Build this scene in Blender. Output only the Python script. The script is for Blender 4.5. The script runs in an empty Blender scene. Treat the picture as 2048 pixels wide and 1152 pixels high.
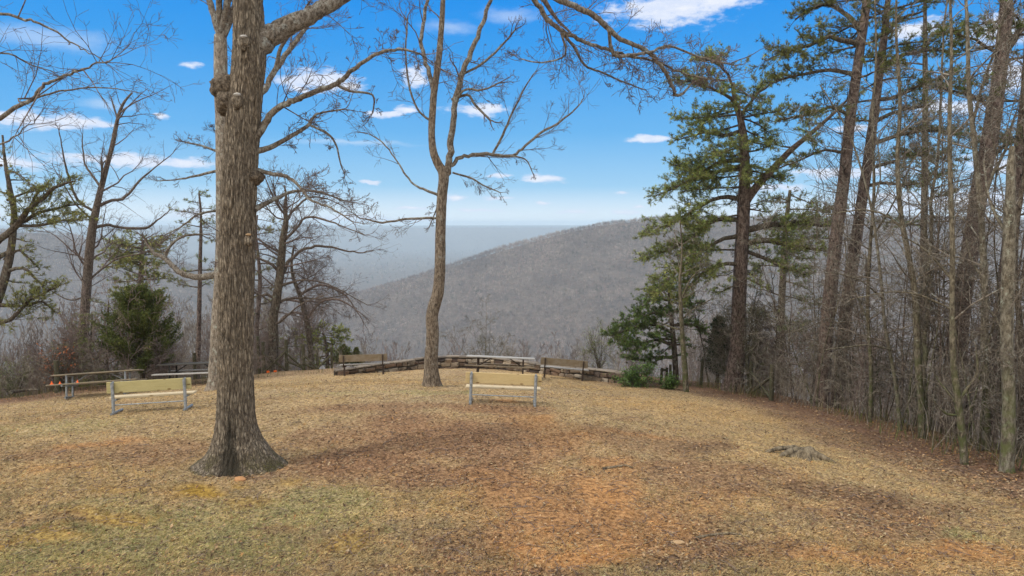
import bpy, math, numpy as np
from math import radians, sin, cos, pi
C = bpy.context.scene
COL = C.collection

# ------------------------------------------------------------------ camera
F, HZ, CAM_Z = 1360.0, 450.0, 4.2
PITCH = math.atan((576 - HZ) / F)
cam_d = bpy.data.cameras.new("camera"); cam = bpy.data.objects.new("camera", cam_d); COL.objects.link(cam)
cam_d.sensor_width = 36.0; cam_d.lens = F / 2048 * 36; cam_d.clip_start = 0.1; cam_d.clip_end = 40000
cam.location = (0, 0, CAM_Z); cam.rotation_euler = (pi / 2 - PITCH, 0, 0)
C.camera = cam
C.view_settings.view_transform = 'Standard'; C.view_settings.look = 'None'
C.view_settings.exposure = 0.62; C.view_settings.gamma = 1.0
C.cycles.use_denoising = True
C.cycles.max_bounces = 6; C.cycles.diffuse_bounces = 3; C.cycles.glossy_bounces = 2
C.cycles.transparent_max_bounces = 4; C.cycles.volume_bounces = 3
C.cycles.caustics_reflective = False; C.cycles.caustics_refractive = False

def ray(u, v):
    k = -(v - 576) / F
    return np.array([(u - 1024) / F, cos(PITCH) + k * sin(PITCH), -sin(PITCH) + k * cos(PITCH)])
def P(u, v, Y):                       # photograph pixel + distance ahead -> place in the world
    d = ray(u, v); t = Y / d[1]
    return np.array([d[0] * t, Y, CAM_Z + d[2] * t])
def proj(x, y, z):
    z = z - CAM_Z
    fw = y * cos(PITCH) - z * sin(PITCH); up = y * sin(PITCH) + z * cos(PITCH)
    return 1024 + F * x / fw, 576 - F * up / fw

# ------------------------------------------------------------------ world, sun
SUN_EL, SUN_AZ = radians(50), radians(-112)      # azimuth clockwise from straight ahead (+Y)
W = bpy.data.worlds.new("World"); C.world = W; W.use_nodes = True

class G:                                # small helper round a node tree
    def __init__(s, nt): s.t = nt; s.n = nt.nodes; s.l = nt.links
    def new(s, typ, **kw):
        n = s.n.new(typ)
        for k, v in kw.items(): setattr(n, k, v)
        return n
    def put(s, sock, v):
        if isinstance(v, bpy.types.NodeSocket): s.l.new(v, sock)
        elif v is not None: sock.default_value = v
    def math(s, op, a, b=None, c=None, clamp=False):
        n = s.new('ShaderNodeMath', operation=op, use_clamp=clamp)
        for i, x in enumerate((a, b, c)): s.put(n.inputs[i], x)
        return n.outputs[0]
    def vmath(s, op, a, b=None, c=None):
        n = s.new('ShaderNodeVectorMath', operation=op)
        for i, x in enumerate((a, b, c)): s.put(n.inputs[i], x)
        return n.outputs['Value' if op == 'LENGTH' else 'Vector']
    def mix(s, fac, a, b, blend='MIX'):
        n = s.new('ShaderNodeMix', data_type='RGBA', blend_type=blend)
        s.put(n.inputs[0], fac); s.put(n.inputs[6], a); s.put(n.inputs[7], b)
        return n.outputs[2]
    def noise(s, vec, scale, detail=4, rough=0.55, dist=0.0):
        n = s.new('ShaderNodeTexNoise'); s.put(n.inputs['Vector'], vec)
        n.inputs['Scale'].default_value = scale; n.inputs['Detail'].default_value = detail
        n.inputs['Roughness'].default_value = rough; n.inputs['Distortion'].default_value = dist
        return n.outputs['Fac']
    def ramp(s, fac, stops, interp='LINEAR'):
        n = s.new('ShaderNodeValToRGB'); s.put(n.inputs[0], fac); r = n.color_ramp; r.interpolation = interp
        while len(r.elements) > 1: r.elements.remove(r.elements[-1])
        for i, (p, c) in enumerate(stops):
            e = r.elements[0] if i == 0 else r.elements.new(p)
            e.position = p; e.color = c if len(c) == 4 else (*c, 1)
        return n.outputs[0]
    def mrange(s, v, a, b, c=0.0, d=1.0, smooth=True):
        n = s.new('ShaderNodeMapRange', interpolation_type='SMOOTHSTEP' if smooth else 'LINEAR')
        for i, x in enumerate((v, a, b, c, d)): s.put(n.inputs[i], x)
        return n.outputs[0]
    def mapping(s, vec, scale=(1, 1, 1), rot=(0, 0, 0), loc=(0, 0, 0)):
        n = s.new('ShaderNodeMapping'); s.put(n.inputs[0], vec)
        n.inputs['Scale'].default_value = scale; n.inputs['Rotation'].default_value = rot; n.inputs['Location'].default_value = loc
        return n.outputs[0]

def build_world():
    g = G(W.node_tree); g.n.clear()
    out = g.new('ShaderNodeOutputWorld'); bg = g.new('ShaderNodeBackground')
    sky = g.new('ShaderNodeTexSky', sky_type='NISHITA')
    sky.sun_disc = False; sky.sun_elevation = SUN_EL; sky.sun_rotation = SUN_AZ
    sky.air_density = 1.0; sky.dust_density = 0.6; sky.ozone_density = 2.0
    tc = g.new('ShaderNodeTexCoord').outputs['Generated']
    nrm = g.vmath('NORMALIZE', tc)
    sep = g.new('ShaderNodeSeparateXYZ'); g.put(sep.inputs[0], nrm); x, y, z = sep.outputs
    az = g.math('ARCTAN2', x, y); el = g.math('ARCSINE', z)
    ae = g.new('ShaderNodeCombineXYZ'); g.put(ae.inputs[0], az); g.put(ae.inputs[1], el); ae = ae.outputs[0]
    # clear air: deep blue above, paler towards the horizon
    blue = g.ramp(g.mrange(el, 0.0, 0.40, smooth=False), [
        (0.0, (1.0, 1.08, 1.14)), (0.05, (.78, .93, 1.05)), (0.14, (.36, .67, .96)), (0.33, (.15, .50, .95)),
        (0.60, (.045, .375, .94)), (0.82, (.006, .30, .94)), (1.0, (.004, .25, .88))])
    # the physical sky sets how bright that air is round the compass
    skyl = g.new('ShaderNodeRGBToBW'); g.put(skyl.inputs[0], sky.outputs[0])
    lum = g.mrange(g.math('MULTIPLY', skyl.outputs[0], 0.09), 0.0, 1.2, 0.575, 0.68, smooth=False)
    base = g.vmath('SCALE', blue, None); g.put(g.n[-1].inputs['Scale'], lum)
    # fair-weather clouds, each a patch of the sky at its own bearing and height
    clouds = [  # u, v, half-width, half-height (degrees of sky follow from these)
        (1345, 15, 135, 36), (1440, 0, 70, 24), (635, 160, 85, 22), (700, 172, 40, 12), (830, 155, 32, 22), (600, 178, 30, 9), (385, 131, 17, 8),
        (55, 240, 78, 16), (165, 243, 60, 12), (320, 233, 12, 6), (20, 325, 48, 12), (260, 322, 160, 12), (330, 328, 90, 8),
        (960, 218, 62, 13), (820, 220, 30, 10), (770, 228, 36, 7), (1297, 279, 48, 8), (1085, 357, 52, 9), (1005, 352, 30, 6), (910, 393, 26, 8),
        (740, 364, 24, 4), (1000, 395, 30, 6), (1090, 404, 17, 4), (1243, 386, 18, 5), (1150, 424, 34, 5), (1250, 425, 44, 7), (1280, 412, 16, 4), (970, 422, 50, 4),
        (820, 416, 36, 4), (1040, 450, 60, 6), (700, 437, 90, 8), (500, 445, 120, 9), (390, 430, 60, 12), (330, 455, 80, 10), (850, 443, 50, 5),
        (1700, 345, 120, 10), (1950, 400, 120, 18), (1780, 395, 80, 10), (1900, 215, 60, 14), (2030, 150, 40, 30), (1560, 375, 60, 9), (1760, 420, 150, 11), (1830, 60, 50, 16), (1990, 330, 60, 20), (2000, 60, 60, 26), (1700, 255, 40, 7),
        (220, 210, 52, 12), (90, 75, 120, 22), (700, 285, 140, 6), (900, 55, 60, 14), (1020, 30, 70, 16)]
    wisp = {len(clouds) - 1, len(clouds) - 2, len(clouds) - 3, len(clouds) - 4, len(clouds) - 5}
    cur = None; curw = None
    wn = g.new('ShaderNodeTexNoise'); g.put(wn.inputs['Vector'], g.mapping(ae, (28, 70, 1))); wn.inputs['Scale'].default_value = 1; wn.inputs['Detail'].default_value = 3
    warp = g.vmath('MULTIPLY_ADD', wn.outputs['Color'], (0.030, 0.014, 0), (-0.015, -0.007, 0))
    aew = g.vmath('ADD', ae, warp)
    for i, (u, v, hw, hh) in enumerate(clouds):
        d = ray(u, v); d = d / np.linalg.norm(d)
        a, e = math.atan2(d[0], d[1]), math.asin(d[2])
        sx, sy = F / hw, F / hh
        ln = g.vmath('LENGTH', g.vmath('MULTIPLY_ADD', aew, (sx, sy, 0), (-a * sx, -e * sy, 0)))
        if i in wisp: curw = ln if curw is None else g.math('MINIMUM', curw, ln)
        else: cur = ln if cur is None else g.math('MINIMUM', cur, ln)
    n1 = g.noise(g.mapping(ae, (34, 80, 1)), 1, 6, .62)
    dens = g.math('ADD', g.math('SUBTRACT', 1.12, cur), g.math('MULTIPLY', g.math('SUBTRACT', n1, .5), 2.1))
    mask = g.mrange(dens, 0.0, 0.75)
    core = g.mrange(dens, 0.3, 1.5)
    n2 = g.noise(g.mapping(ae, (20, 60, 1), loc=(3, 1, 0)), 1, 4, .6)
    ccol = g.mix(g.math('MULTIPLY', core, g.mrange(n2, .3, .6)), (.49, .54, .65, 1), (.66, .66, .68, 1))
    c1 = g.mix(g.math('MULTIPLY', mask, .93), base, ccol)
    wm = g.math('MULTIPLY', g.mrange(g.math('ADD', g.math('SUBTRACT', 1.2, curw), g.math('SUBTRACT', n1, .5)), 0, 1.2), .38)
    c1 = g.mix(wm, c1, (.54, .59, .67, 1))
    # unseen bright overcast added overhead and behind the viewer for neutral soft light
    ov = g.math('MAXIMUM', g.mrange(z, .40, .62), g.mrange(y, .25, -.15))
    on = g.noise(g.mapping(nrm, (1, 1, 2)), 2.2, 5, .55)
    oc = g.mix(on, (.68, .70, .73, 1), (1.08, 1.06, 1.03, 1))
    c2 = g.mix(g.math('MULTIPLY', ov, .96), c1, oc)
    g.put(bg.inputs['Color'], c2); bg.inputs['Strength'].default_value = 1.0
    g.l.new(bg.outputs[0], out.inputs[0])
build_world()

sd = bpy.data.lights.new("sun", 'SUN'); sd.energy = 1.5; sd.angle = radians(10); sd.color = (1.0, .93, .82)
sun = bpy.data.objects.new("sun", sd); COL.objects.link(sun)
sun.rotation_euler = (pi / 2 - SUN_EL, 0, pi - SUN_AZ) if False else (0, 0, 0)
from mathutils import Vector
_sdir = Vector((sin(SUN_AZ) * cos(SUN_EL), cos(SUN_AZ) * cos(SUN_EL), sin(SUN_EL)))
sun.rotation_euler = _sdir.to_track_quat('Z', 'Y').to_euler()

# ------------------------------------------------------------------ numpy noise
def vnoise(p, seed=0):
    p = np.asarray(p, float); i = np.floor(p).astype(np.int64); f = p - i; f = f * f * (3 - 2 * f)
    def h(a, b, c):
        n = (a * 374761393 + b * 668265263 + c * 2147483647 + seed * 974634777) & 0xffffffff
        n = ((n ^ (n >> 13)) * 1274126177) & 0xffffffff
        return ((n ^ (n >> 16)) & 0xffff) / 65535.0
    x, y, z = i[..., 0], i[..., 1], i[..., 2]; fx, fy, fz = f[..., 0], f[..., 1], f[..., 2]
    def L(a, b, t): return a + (b - a) * t
    r = [L(L(h(x, y, z + k), h(x + 1, y, z + k), fx), L(h(x, y + 1, z + k), h(x + 1, y + 1, z + k), fx), fy) for k in (0, 1)]
    return L(r[0], r[1], fz)
def fbm(p, oct=4, seed=0, gain=.5):
    p = np.asarray(p, float); s = 0; a = 1; t = 0
    for o in range(oct):
        s = s + a * (vnoise(p * 2 ** o, seed + o) - .5); t += a; a *= gain
    return s / t * 2          # about -1..1
def n2(x, y, s, oct=4, seed=0): return fbm(np.stack([x / s, y / s, np.zeros_like(x) + .37], -1), oct, seed)
def sstep(a, b, x): t = np.clip((x - a) / (b - a), 0, 1); return t * t * (3 - 2 * t)

# ------------------------------------------------------------------ terrain
_cp = [(0,1152,8.2),(500,1152,8.15),(1024,1152,8.1),(1500,1152,8.2),(2048,1152,8.5),(470,950,11.4),(0,900,12.6),(250,900,12.7),
       (0,800,21),(110,790,22.5),(145,800,21),(225,828,15.4),(380,820,15.6),(400,772,23.5),(430,780,20),(520,757,26),(660,749,27),
       (700,752,25),(765,750,25.2),(863,770,19),(700,790,17.2),(940,806,16),(1072,808,16.05),(880,742,27),(1010,744,27),(1100,755,25.7),(1165,765,25),(1245,768,24.5),
       (1350,778,23),(1460,783,24),(1545,805,21.5),(1640,825,19),(1760,865,16.5),(1900,915,14),(2048,945,12.7),(1600,915,13),(1350,800,19),(1250,785,21),
       (700,900,12.75),(1000,900,12.7),(1300,900,12.95),(1450,840,16.7),(1200,830,15.6),(600,830,15.3)]
_cpw = np.array([P(*c) for c in _cp] + [(x, y, 0.0) for x in (-25, -10, 0, 10, 20) for y in (-30, -8, 2)])
_D = np.hypot(_cpw[:, None, 0] - _cpw[None, :, 0], _cpw[:, None, 1] - _cpw[None, :, 1])
_A = np.zeros((len(_cpw) + 3,) * 2); n_ = len(_cpw)
_A[:n_, :n_] = -_D + np.eye(n_) * .6          # smoothed linear radial surface
_A[:n_, n_] = 1; _A[:n_, n_ + 1:] = _cpw[:, :2]; _A[n_:, :n_] = _A[:n_, n_:].T
_sol = np.linalg.solve(_A, np.concatenate([_cpw[:, 2], [0, 0, 0]]))
def top_z(x, y):
    x = np.asarray(x, float); y = np.asarray(y, float); s = _sol[n_] + _sol[n_ + 1] * x + _sol[n_ + 2] * y
    for w, c in zip(_sol[:n_], _cpw): s = s - w * np.sqrt((x - c[0]) ** 2 + (y - c[1]) ** 2 + .15)
    return s
EDGE = np.array([(-26,-40),(-21,0),(-18,12),(-16.5,19),(-15,23),(-10.5,25.2),(-9.3,27),(-6.6,28.2),(-2.5,29.3),(1,29.2),(4,27.0),(5.6,25),(7.6,24.6),
                 (8.4,22),(8.9,19.3),(9.2,16.5),(9.5,14),(10.2,12.2),(12,8),(16,0),(22,-40)], float)
def edge_d(x, y):                     # signed distance outside the hilltop, and the nearest point on its rim
    x = np.asarray(x, float); y = np.asarray(y, float)
    best = np.full(x.shape, 1e18); bx = np.zeros_like(x); by = np.zeros_like(x); ins = np.zeros(x.shape, bool)
    n = len(EDGE)
    for i in range(n):
        a, b = EDGE[i], EDGE[(i + 1) % n]; e = b - a
        t = np.clip(((x - a[0]) * e[0] + (y - a[1]) * e[1]) / (e @ e), 0, 1)
        px, py = a[0] + t * e[0], a[1] + t * e[1]; d = (x - px) ** 2 + (y - py) ** 2
        m = d < best; best = np.where(m, d, best); bx = np.where(m, px, bx); by = np.where(m, py, by)
        if e[1] != 0:
            c = ((a[1] > y) != (b[1] > y)) & (x < e[0] * (y - a[1]) / e[1] + a[0]); ins ^= c
    d = np.sqrt(best)
    return np.where(ins, -d, d), bx, by
def terrain(x, y, fine=True):
    x = np.asarray(x, float); y = np.asarray(y, float)
    d, bx, by = edge_d(x, y); out = d > 0
    zx, zy = np.where(out, bx, x), np.where(out, by, y)
    z = top_z(zx, zy)
    dd = np.maximum(d, 0)
    near = z - (.12 * dd + .42 * np.maximum(dd - 1.5, 0) * sstep(0, 8, dd) ) + n2(x, y, 60, 3, 5) * np.minimum(dd * .05, 8)
    if fine:
        k = sstep(60, 20, np.hypot(x, y - 12))
        near = near + k * (n2(x, y, 1.7, 3, 9) * .035 + n2(x, y, .35, 3, 10) * .018)
    floor = -228 + n2(x, y, 900, 3, 3) * 8
    xs = [-1500,-800,-357,-247,-137,-26,106,200,326,600,1500,9000]; zs = [-300,-236,-152,-122,-87,-49,-16,3,17,19,20,16]
    zr = np.interp(x, xs, zs); yr = 1500 + np.interp(x, [-400, 400, 2000], [-60, 40, 300])
    dy = y - yr; fold = n2(x, y, 260, 4, 21)
    spur = zr + 14 - np.sqrt((.40 * dy) ** 2 + 14 ** 2) + fold * 36 * sstep(30, 260, np.abs(dy))
    xs = [-9000,-1280,-1155,-1055,-955,-867,-700,-450,-100]; zs = [-8,-13,-17,-32,-57,-82,-135,-190,-300]
    lf = np.interp(x, xs, zs) + 14 - np.sqrt((.36 * (y - 1700)) ** 2 + 14 ** 2) + n2(x, y, 240, 4, 23) * 24 * sstep(30, 260, np.abs(y - 1700))
    far = -235 + sstep(6000, 7300, y) * (206 + n2(x, y, 2500, 3, 31) * 6) + sstep(8800, 9800, y) * 26
    far = far + n2(x, y, 500, 3, 33) * 12 * sstep(5900, 6200, y) * sstep(7300, 6900, y)
    zz = np.maximum(np.maximum(floor, far), np.maximum(spur, lf))
    k = 6.0                                # soft maximum against the near hill
    h = np.clip(.5 + .5 * (near - zz) / k, 0, 1)
    far_mix = zz * (1 - h) + near * h + k * h * (1 - h)
    return np.where(dd < 60, near, far_mix)
def gz(x, y): return float(terrain(np.array([x]), np.array([y]))[0])

# ------------------------------------------------------------------ object helpers
def mesh_obj(name, verts, faces, mat, parent=None, smooth=True, col=None, mats=None):
    """faces: list of (n,3)/(n,4) int arrays"""
    me = bpy.data.meshes.new(name); verts = np.asarray(verts, np.float32)
    me.vertices.add(len(verts)); me.vertices.foreach_set('co', verts.ravel())
    faces = [np.asarray(f, np.int32) for f in faces if len(f)]
    tot = np.concatenate([np.full(len(f), f.shape[1], np.int32) for f in faces])
    me.loops.add(int(tot.sum())); me.loops.foreach_set('vertex_index', np.concatenate([f.ravel() for f in faces]))
    me.polygons.add(len(tot)); me.polygons.foreach_set('loop_start', np.concatenate([[0], np.cumsum(tot)[:-1]]).astype(np.int32))
    me.polygons.foreach_set('loop_total', tot)
    me.polygons.foreach_set('use_smooth', np.full(len(tot), bool(smooth)))
    if mats is not None: me.polygons.foreach_set('material_index', np.asarray(mats, np.int32))
    if col is not None:
        col = np.asarray(col, np.float32)
        if col.shape[1] == 3: col = np.concatenate([col, np.ones((len(col), 1), np.float32)], 1)
        at = me.attributes.new('Col', 'FLOAT_COLOR', 'POINT'); at.data.foreach_set('color', col.ravel())
    me.update(calc_edges=True)
    for m in (mat if isinstance(mat, (list, tuple)) else [mat]): me.materials.append(m)
    o = bpy.data.objects.new(name, me); COL.objects.link(o)
    if parent is not None: o.parent = parent
    return o
def tag(o, label=None, cat=None, group=None, kind=None):
    for k, v in (('label', label), ('category', cat), ('group', group), ('kind', kind)):
        if v: o[k] = v
    return o
def thing(name, label, cat, loc=(0, 0, 0), rz=0.0, group=None):
    o = bpy.data.objects.new(name, None); COL.objects.link(o); o.empty_display_size = .2
    o.location = tuple(float(q) for q in loc); o.rotation_euler = (0, 0, rz)
    return tag(o, label, cat, group)
def copy_tree(o, parent=None):
    c = o.copy(); COL.objects.link(c); c.parent = parent
    for ch in list(o.children): copy_tree(ch, c)
    return c

class MB:                                # collects shapes for one mesh
    def __init__(s): s.v = []; s.q = []; s.t = []; s.c = []; s.n = 0
    def add(s, v, q=None, t=None, c=None):
        v = np.asarray(v, float).reshape(-1, 3); s.v.append(v)
        if q is not None and len(q): s.q.append(np.asarray(q) + s.n)
        if t is not None and len(t): s.t.append(np.asarray(t) + s.n)
        s.c.append(np.tile(np.asarray(c if c is not None else (1, 1, 1), float), (len(v), 1)) if c is None or np.ndim(c) == 1 else np.asarray(c)); s.n += len(v)
    def box(s, cx, cy, cz, sx, sy, sz, R=None, bev=.0, c=None, jit=0, rng=None):
        b = min(bev, sx * .3, sy * .3, sz * .3)
        pts = []; 
        if b <= 0:
            v = np.array([[i, j, k] for i in (-1, 1) for j in (-1, 1) for k in (-1, 1)], float) * np.array([sx, sy, sz]) / 2
            q = [(0, 1, 3, 2), (4, 6, 7, 5), (0, 4, 5, 1), (2, 3, 7, 6), (0, 2, 6, 4), (1, 5, 7, 3)]; t = []
        else:                              # chamfered: 3 verts at each corner
            v = []; idx = {}
            for i in (-1, 1):
                for j in (-1, 1):
                    for k in (-1, 1):
                        for ax in range(3):
                            p = np.array([i * sx, j * sy, k * sz]) / 2; ins = np.array([i, j, k]) * b
                            for a in range(3):
                                if a != ax: p[a] -= ins[a]
                            idx[(i, j, k, ax)] = len(v); v.append(p)
            v = np.array(v); q = []; t = []
            o = [(1, 2), (2, 0), (0, 1)]
            for ax in range(3):
                a1, a2 = o[ax]
                for sg in (-1, 1):
                    f = []
                    for (p1, p2) in ((-1, -1), (1, -1), (1, 1), (-1, 1)):
                        w = [0, 0, 0]; w[ax] = sg; w[a1] = p1; w[a2] = p2; f.append(idx[(*w, ax)])
                    q.append(f if sg > 0 else f[::-1])
            for ax in range(3):            # edges along ax
                a1, a2 = o[ax]
                for p1 in (-1, 1):
                    for p2 in (-1, 1):
                        w0 = [0, 0, 0]; w0[a1] = p1; w0[a2] = p2; w1 = list(w0); w0[ax] = -1; w1[ax] = 1
                        f = [idx[(*w0, a1)], idx[(*w1, a1)], idx[(*w1, a2)], idx[(*w0, a2)]]
                        q.append(f if p1 * p2 < 0 else f[::-1])
            for i in (-1, 1):
                for j in (-1, 1):
                    for k in (-1, 1):
                        f = [idx[(i, j, k, 0)], idx[(i, j, k, 1)], idx[(i, j, k, 2)]]
                        t.append(f if i * j * k > 0 else f[::-1])
        if jit and rng is not None: v = v + rng.normal(0, jit, v.shape)
        if R is not None: v = v @ np.asarray(R).T
        s.add(v + np.array([cx, cy, cz]), q, t, c)
    def bar(s, a, b, w, h, bev=.004, c=None, up=(0, 0, 1)):      # a straight rectangular bar
        a = np.asarray(a, float); b = np.asarray(b, float); d = b - a; L = np.linalg.norm(d); d /= L
        u = np.cross(up, d); u = u / (np.linalg.norm(u) + 1e-9) if np.linalg.norm(u) > 1e-6 else np.array([1., 0, 0]); w_ = np.cross(d, u)
        m = (a + b) / 2; s.box(*m, L, w, h, np.stack([d, u, w_], 1), bev, c)
    def tube(s, pts, r, n=8, cap=True, c=None):
        pts = np.asarray(pts, float); r = np.broadcast_to(np.asarray(r, float), (len(pts),))
        v, q = tube_batch(pts[None], r[None], n); s.add(v, q, None, c)
        if cap:
            for k, e in ((0, 0), (len(pts) - 1, 1)):
                base = v[k * n:(k + 1) * n]; vv = np.concatenate([base, pts[k:k + 1]])
                i = np.arange(n); t = np.stack([(i + 1) % n, i, np.full(n, n)], 1) if e == 0 else np.stack([i, (i + 1) % n, np.full(n, n)], 1)
                s.add(vv, None, t, c)
    def build(s, name, mat, parent=None, smooth=False, colour=False):
        f = ([np.concatenate(s.q)] if s.q else []) + ([np.concatenate(s.t)] if s.t else [])
        return mesh_obj(name, np.concatenate(s.v), f, mat, parent, smooth, np.concatenate(s.c) if colour else None)

def tube_batch(pts, rad, n):              # (B,N,3),(B,N) -> verts, quads of B tubes
    B, N, _ = pts.shape
    tan = np.gradient(pts, axis=1); tan /= np.linalg.norm(tan, axis=2, keepdims=True) + 1e-12
    mean = pts[:, -1] - pts[:, 0]; mean /= np.linalg.norm(mean, axis=1, keepdims=True) + 1e-12
    ref = np.where(np.abs(mean[:, 2:3]) > .75, np.array([[1., 0.13, 0]]), np.array([[0.05, 0.02, 1.]]))[:, None, :]
    u = np.cross(np.broadcast_to(ref, tan.shape), tan); u /= np.linalg.norm(u, axis=2, keepdims=True) + 1e-9
    w = np.cross(tan, u)
    a = np.arange(n) * 2 * pi / n
    ring = u[:, :, None, :] * np.cos(a)[None, None, :, None] + w[:, :, None, :] * np.sin(a)[None, None, :, None]
    v = pts[:, :, None, :] + ring * rad[:, :, None, None]
    i = np.arange(N - 1)[:, None] * n + np.arange(n)[None]; j = np.arange(N - 1)[:, None] * n + (np.arange(n)[None] + 1) % n
    q = np.stack([i, j, j + n, i + n], -1).reshape(-1, 4)
    q = (q[None] + (np.arange(B) * N * n)[:, None, None]).reshape(-1, 4)
    return v.reshape(-1, 3), q
def branch_mesh(br, off=(0, 0, 0), mb=None):   # br: list of (pts, radii); sides follow thickness
    groups = {}
    for p, r in br:
        m = max(r); n = 12 if m > .07 else 8 if m > .03 else 5 if m > .012 else 3
        groups.setdefault((len(p), n), []).append((p, r))
    mb = mb or MB()
    for (N, n), L in groups.items():
        v, q = tube_batch(np.array([x[0] for x in L]) - np.asarray(off), np.array([x[1] for x in L]), n); mb.add(v, q)
    return mb

# ------------------------------------------------------------------ materials
def mat(name):
    m = bpy.data.materials.new(name); m.use_nodes = True; g = G(m.node_tree)
    b = next(n for n in g.n if n.type == 'BSDF_PRINCIPLED'); b.inputs['Roughness'].default_value = .9
    b.inputs['Specular IOR Level'].default_value = .2
    return m, g, b
def bump(g, b, h, dist, strength=1.0):
    n = g.new('ShaderNodeBump'); g.put(n.inputs['Height'], h); n.inputs['Distance'].default_value = dist; n.inputs['Strength'].default_value = strength
    g.l.new(n.outputs[0], b.inputs['Normal'])
def m_bark(name, dark, mid, light, zs=.22, sc=26, lich=None, lsc=3.0, lth=.62, depth=.012, moss=None, stain=False):
    m, g, b = mat(name); tc = g.new('ShaderNodeTexCoord').outputs['Object']
    v = g.mapping(tc, (1, 1, zs)); n = g.noise(v, sc, 5, .65, .4); f = g.noise(tc, sc * 3, 3, .6)
    h = g.math('ADD', n, g.math('MULTIPLY', f, .35))
    c = g.ramp(h, [(.54, dark), (.665, mid), (.82, light)])
    big = g.noise(tc, 1.3, 3, .6)
    c = g.mix(g.mrange(big, .35, .7, 0, .45), c, g.mix(1, c, (1.25, 1.18, 1.1, 1), 'MULTIPLY'))
    if lich:
        ln = g.noise(tc, lsc, 5, .7); lm = g.mrange(g.math('ADD', ln, g.math('MULTIPLY', f, .12)), lth, lth + .12)
        c = g.mix(g.math('MULTIPLY', lm, .8), c, (*lich, 1))
    if moss:
        s = g.new('ShaderNodeSeparateXYZ'); g.put(s.inputs[0], tc)
        mm = g.math('MULTIPLY', g.mrange(s.outputs[2], moss[1], 0.0), g.mrange(g.noise(tc, 4, 4, .6), .42, .62))
        c = g.mix(mm, c, (*moss[0], 1))
    if stain:
        wv = g.new('ShaderNodeTexNoise'); g.put(wv.inputs['Vector'], tc); wv.inputs['Scale'].default_value = 7; wv.inputs['Detail'].default_value = 4
        pv = g.vmath('ADD', g.mapping(tc, (1, 1, .12)), g.vmath('MULTIPLY_ADD', wv.outputs['Color'], (.07, .07, .05), (-.035, -.035, -.025)))
        vo = g.new('ShaderNodeTexVoronoi', feature='DISTANCE_TO_EDGE'); g.put(vo.inputs['Vector'], pv); vo.inputs['Scale'].default_value = 21
        crack = g.mrange(vo.outputs['Distance'], .03, .20); h = g.math('ADD', h, g.math('MULTIPLY', crack, .9))
        c = g.mix(g.math('MULTIPLY', g.math('SUBTRACT', 1.0, crack), .6), c, (*dark, 1))
        c = g.mix(g.mrange(g.noise(tc, .9, 4, .6), .45, .65, 0, .5), c, g.mix(1, c, (.78, .80, .86, 1), 'MULTIPLY'))
        s = g.new('ShaderNodeSeparateXYZ'); g.put(s.inputs[0], tc)
        ax = g.math('ABSOLUTE', g.math('ADD', s.outputs[0], .02)); w_ = g.math('ADD', g.math('MULTIPLY', ax, -3.2), g.math('SUBTRACT', 1.15, g.math('MULTIPLY', s.outputs[2], .62)))
        c = g.mix(g.math('MULTIPLY', g.mrange(g.math('ADD', w_, g.math('MULTIPLY', g.math('SUBTRACT', g.noise(tc, 5, 4, .65), .5), 1.6)),   .25, .7), .86), c, (.028, .024, .017, 1))
    g.put(b.inputs['Base Color'], c); bump(g, b, h, depth); return m
def m_leaf(name, rough=.6, trans=.25, spec=.3):      # colour comes from each leaf's own tint
    m, g, b = mat(name); a = g.new('ShaderNodeAttribute', attribute_name='Col').outputs['Color']
    b.inputs['Roughness'].default_value = rough; b.inputs['Specular IOR Level'].default_value = spec
    n = g.noise(g.new('ShaderNodeTexCoord').outputs['Object'], 2.3, 3, .6)
    c = g.mix(g.mrange(n, .3, .7), g.mix(1, a, (.8, .84, .8, 1), 'MULTIPLY'), g.mix(1, a, (1.2, 1.14, 1.0, 1), 'MULTIPLY'))
    g.put(b.inputs['Base Color'], c)
    if trans:
        out = next(n for n in g.n if n.type == 'OUTPUT_MATERIAL'); t = g.new('ShaderNodeBsdfTranslucent'); g.put(t.inputs[0], c)
        x = g.new('ShaderNodeMixShader'); x.inputs[0].default_value = trans
        g.l.new(b.outputs[0], x.inputs[1]); g.l.new(t.outputs[0], x.inputs[2]); g.l.new(x.outputs[0], out.inputs[0])
    return m
def m_wood(name, a, c2, knot, grain_axis=0, rough=.75, weather=None):
    m, g, b = mat(name); tc = g.new('ShaderNodeTexCoord').outputs['Object']
    sc = [22, 22, 22]; sc[grain_axis] = 1.4
    n = g.noise(g.mapping(tc, sc), 1.6, 5, .6, .6); f = g.noise(tc, 40, 3, .6)
    c = g.ramp(n, [(.3, a), (.52, c2), (.75, a)])
    k = g.new('ShaderNodeTexVoronoi'); g.put(k.inputs['Vector'], g.mapping(tc, (2.6, 7, 7))); k.inputs['Scale'].default_value = 1.0
    c = g.mix(g.mrange(k.outputs['Distance'], .16, .06), c, (*knot, 1))
    if weather: c = g.mix(g.mrange(g.noise(tc, 5, 4, .65), .38, .68, 0, .8), c, (*weather, 1))
    c = g.mix(g.mrange(f, .3, .7, 0, .25), c, g.mix(1, c, (.7, .68, .65, 1), 'MULTIPLY'))
    b.inputs['Roughness'].default_value = rough
    g.put(b.inputs['Base Color'], c); bump(g, b, g.math('ADD', n, g.math('MULTIPLY', f, .3)), .003); return m
def m_metal(name, a, c2, metallic=.6, rough=.5):
    m, g, b = mat(name); tc = g.new('ShaderNodeTexCoord').outputs['Object']
    n = g.noise(tc, 14, 5, .65); g.put(b.inputs['Base Color'], g.ramp(n, [(.35, a), (.68, c2)]))
    b.inputs['Metallic'].default_value = metallic; g.put(b.inputs['Roughness'], g.mrange(n, .2, .8, rough - .12, rough + .15))
    bump(g, b, n, .001); return m
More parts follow.
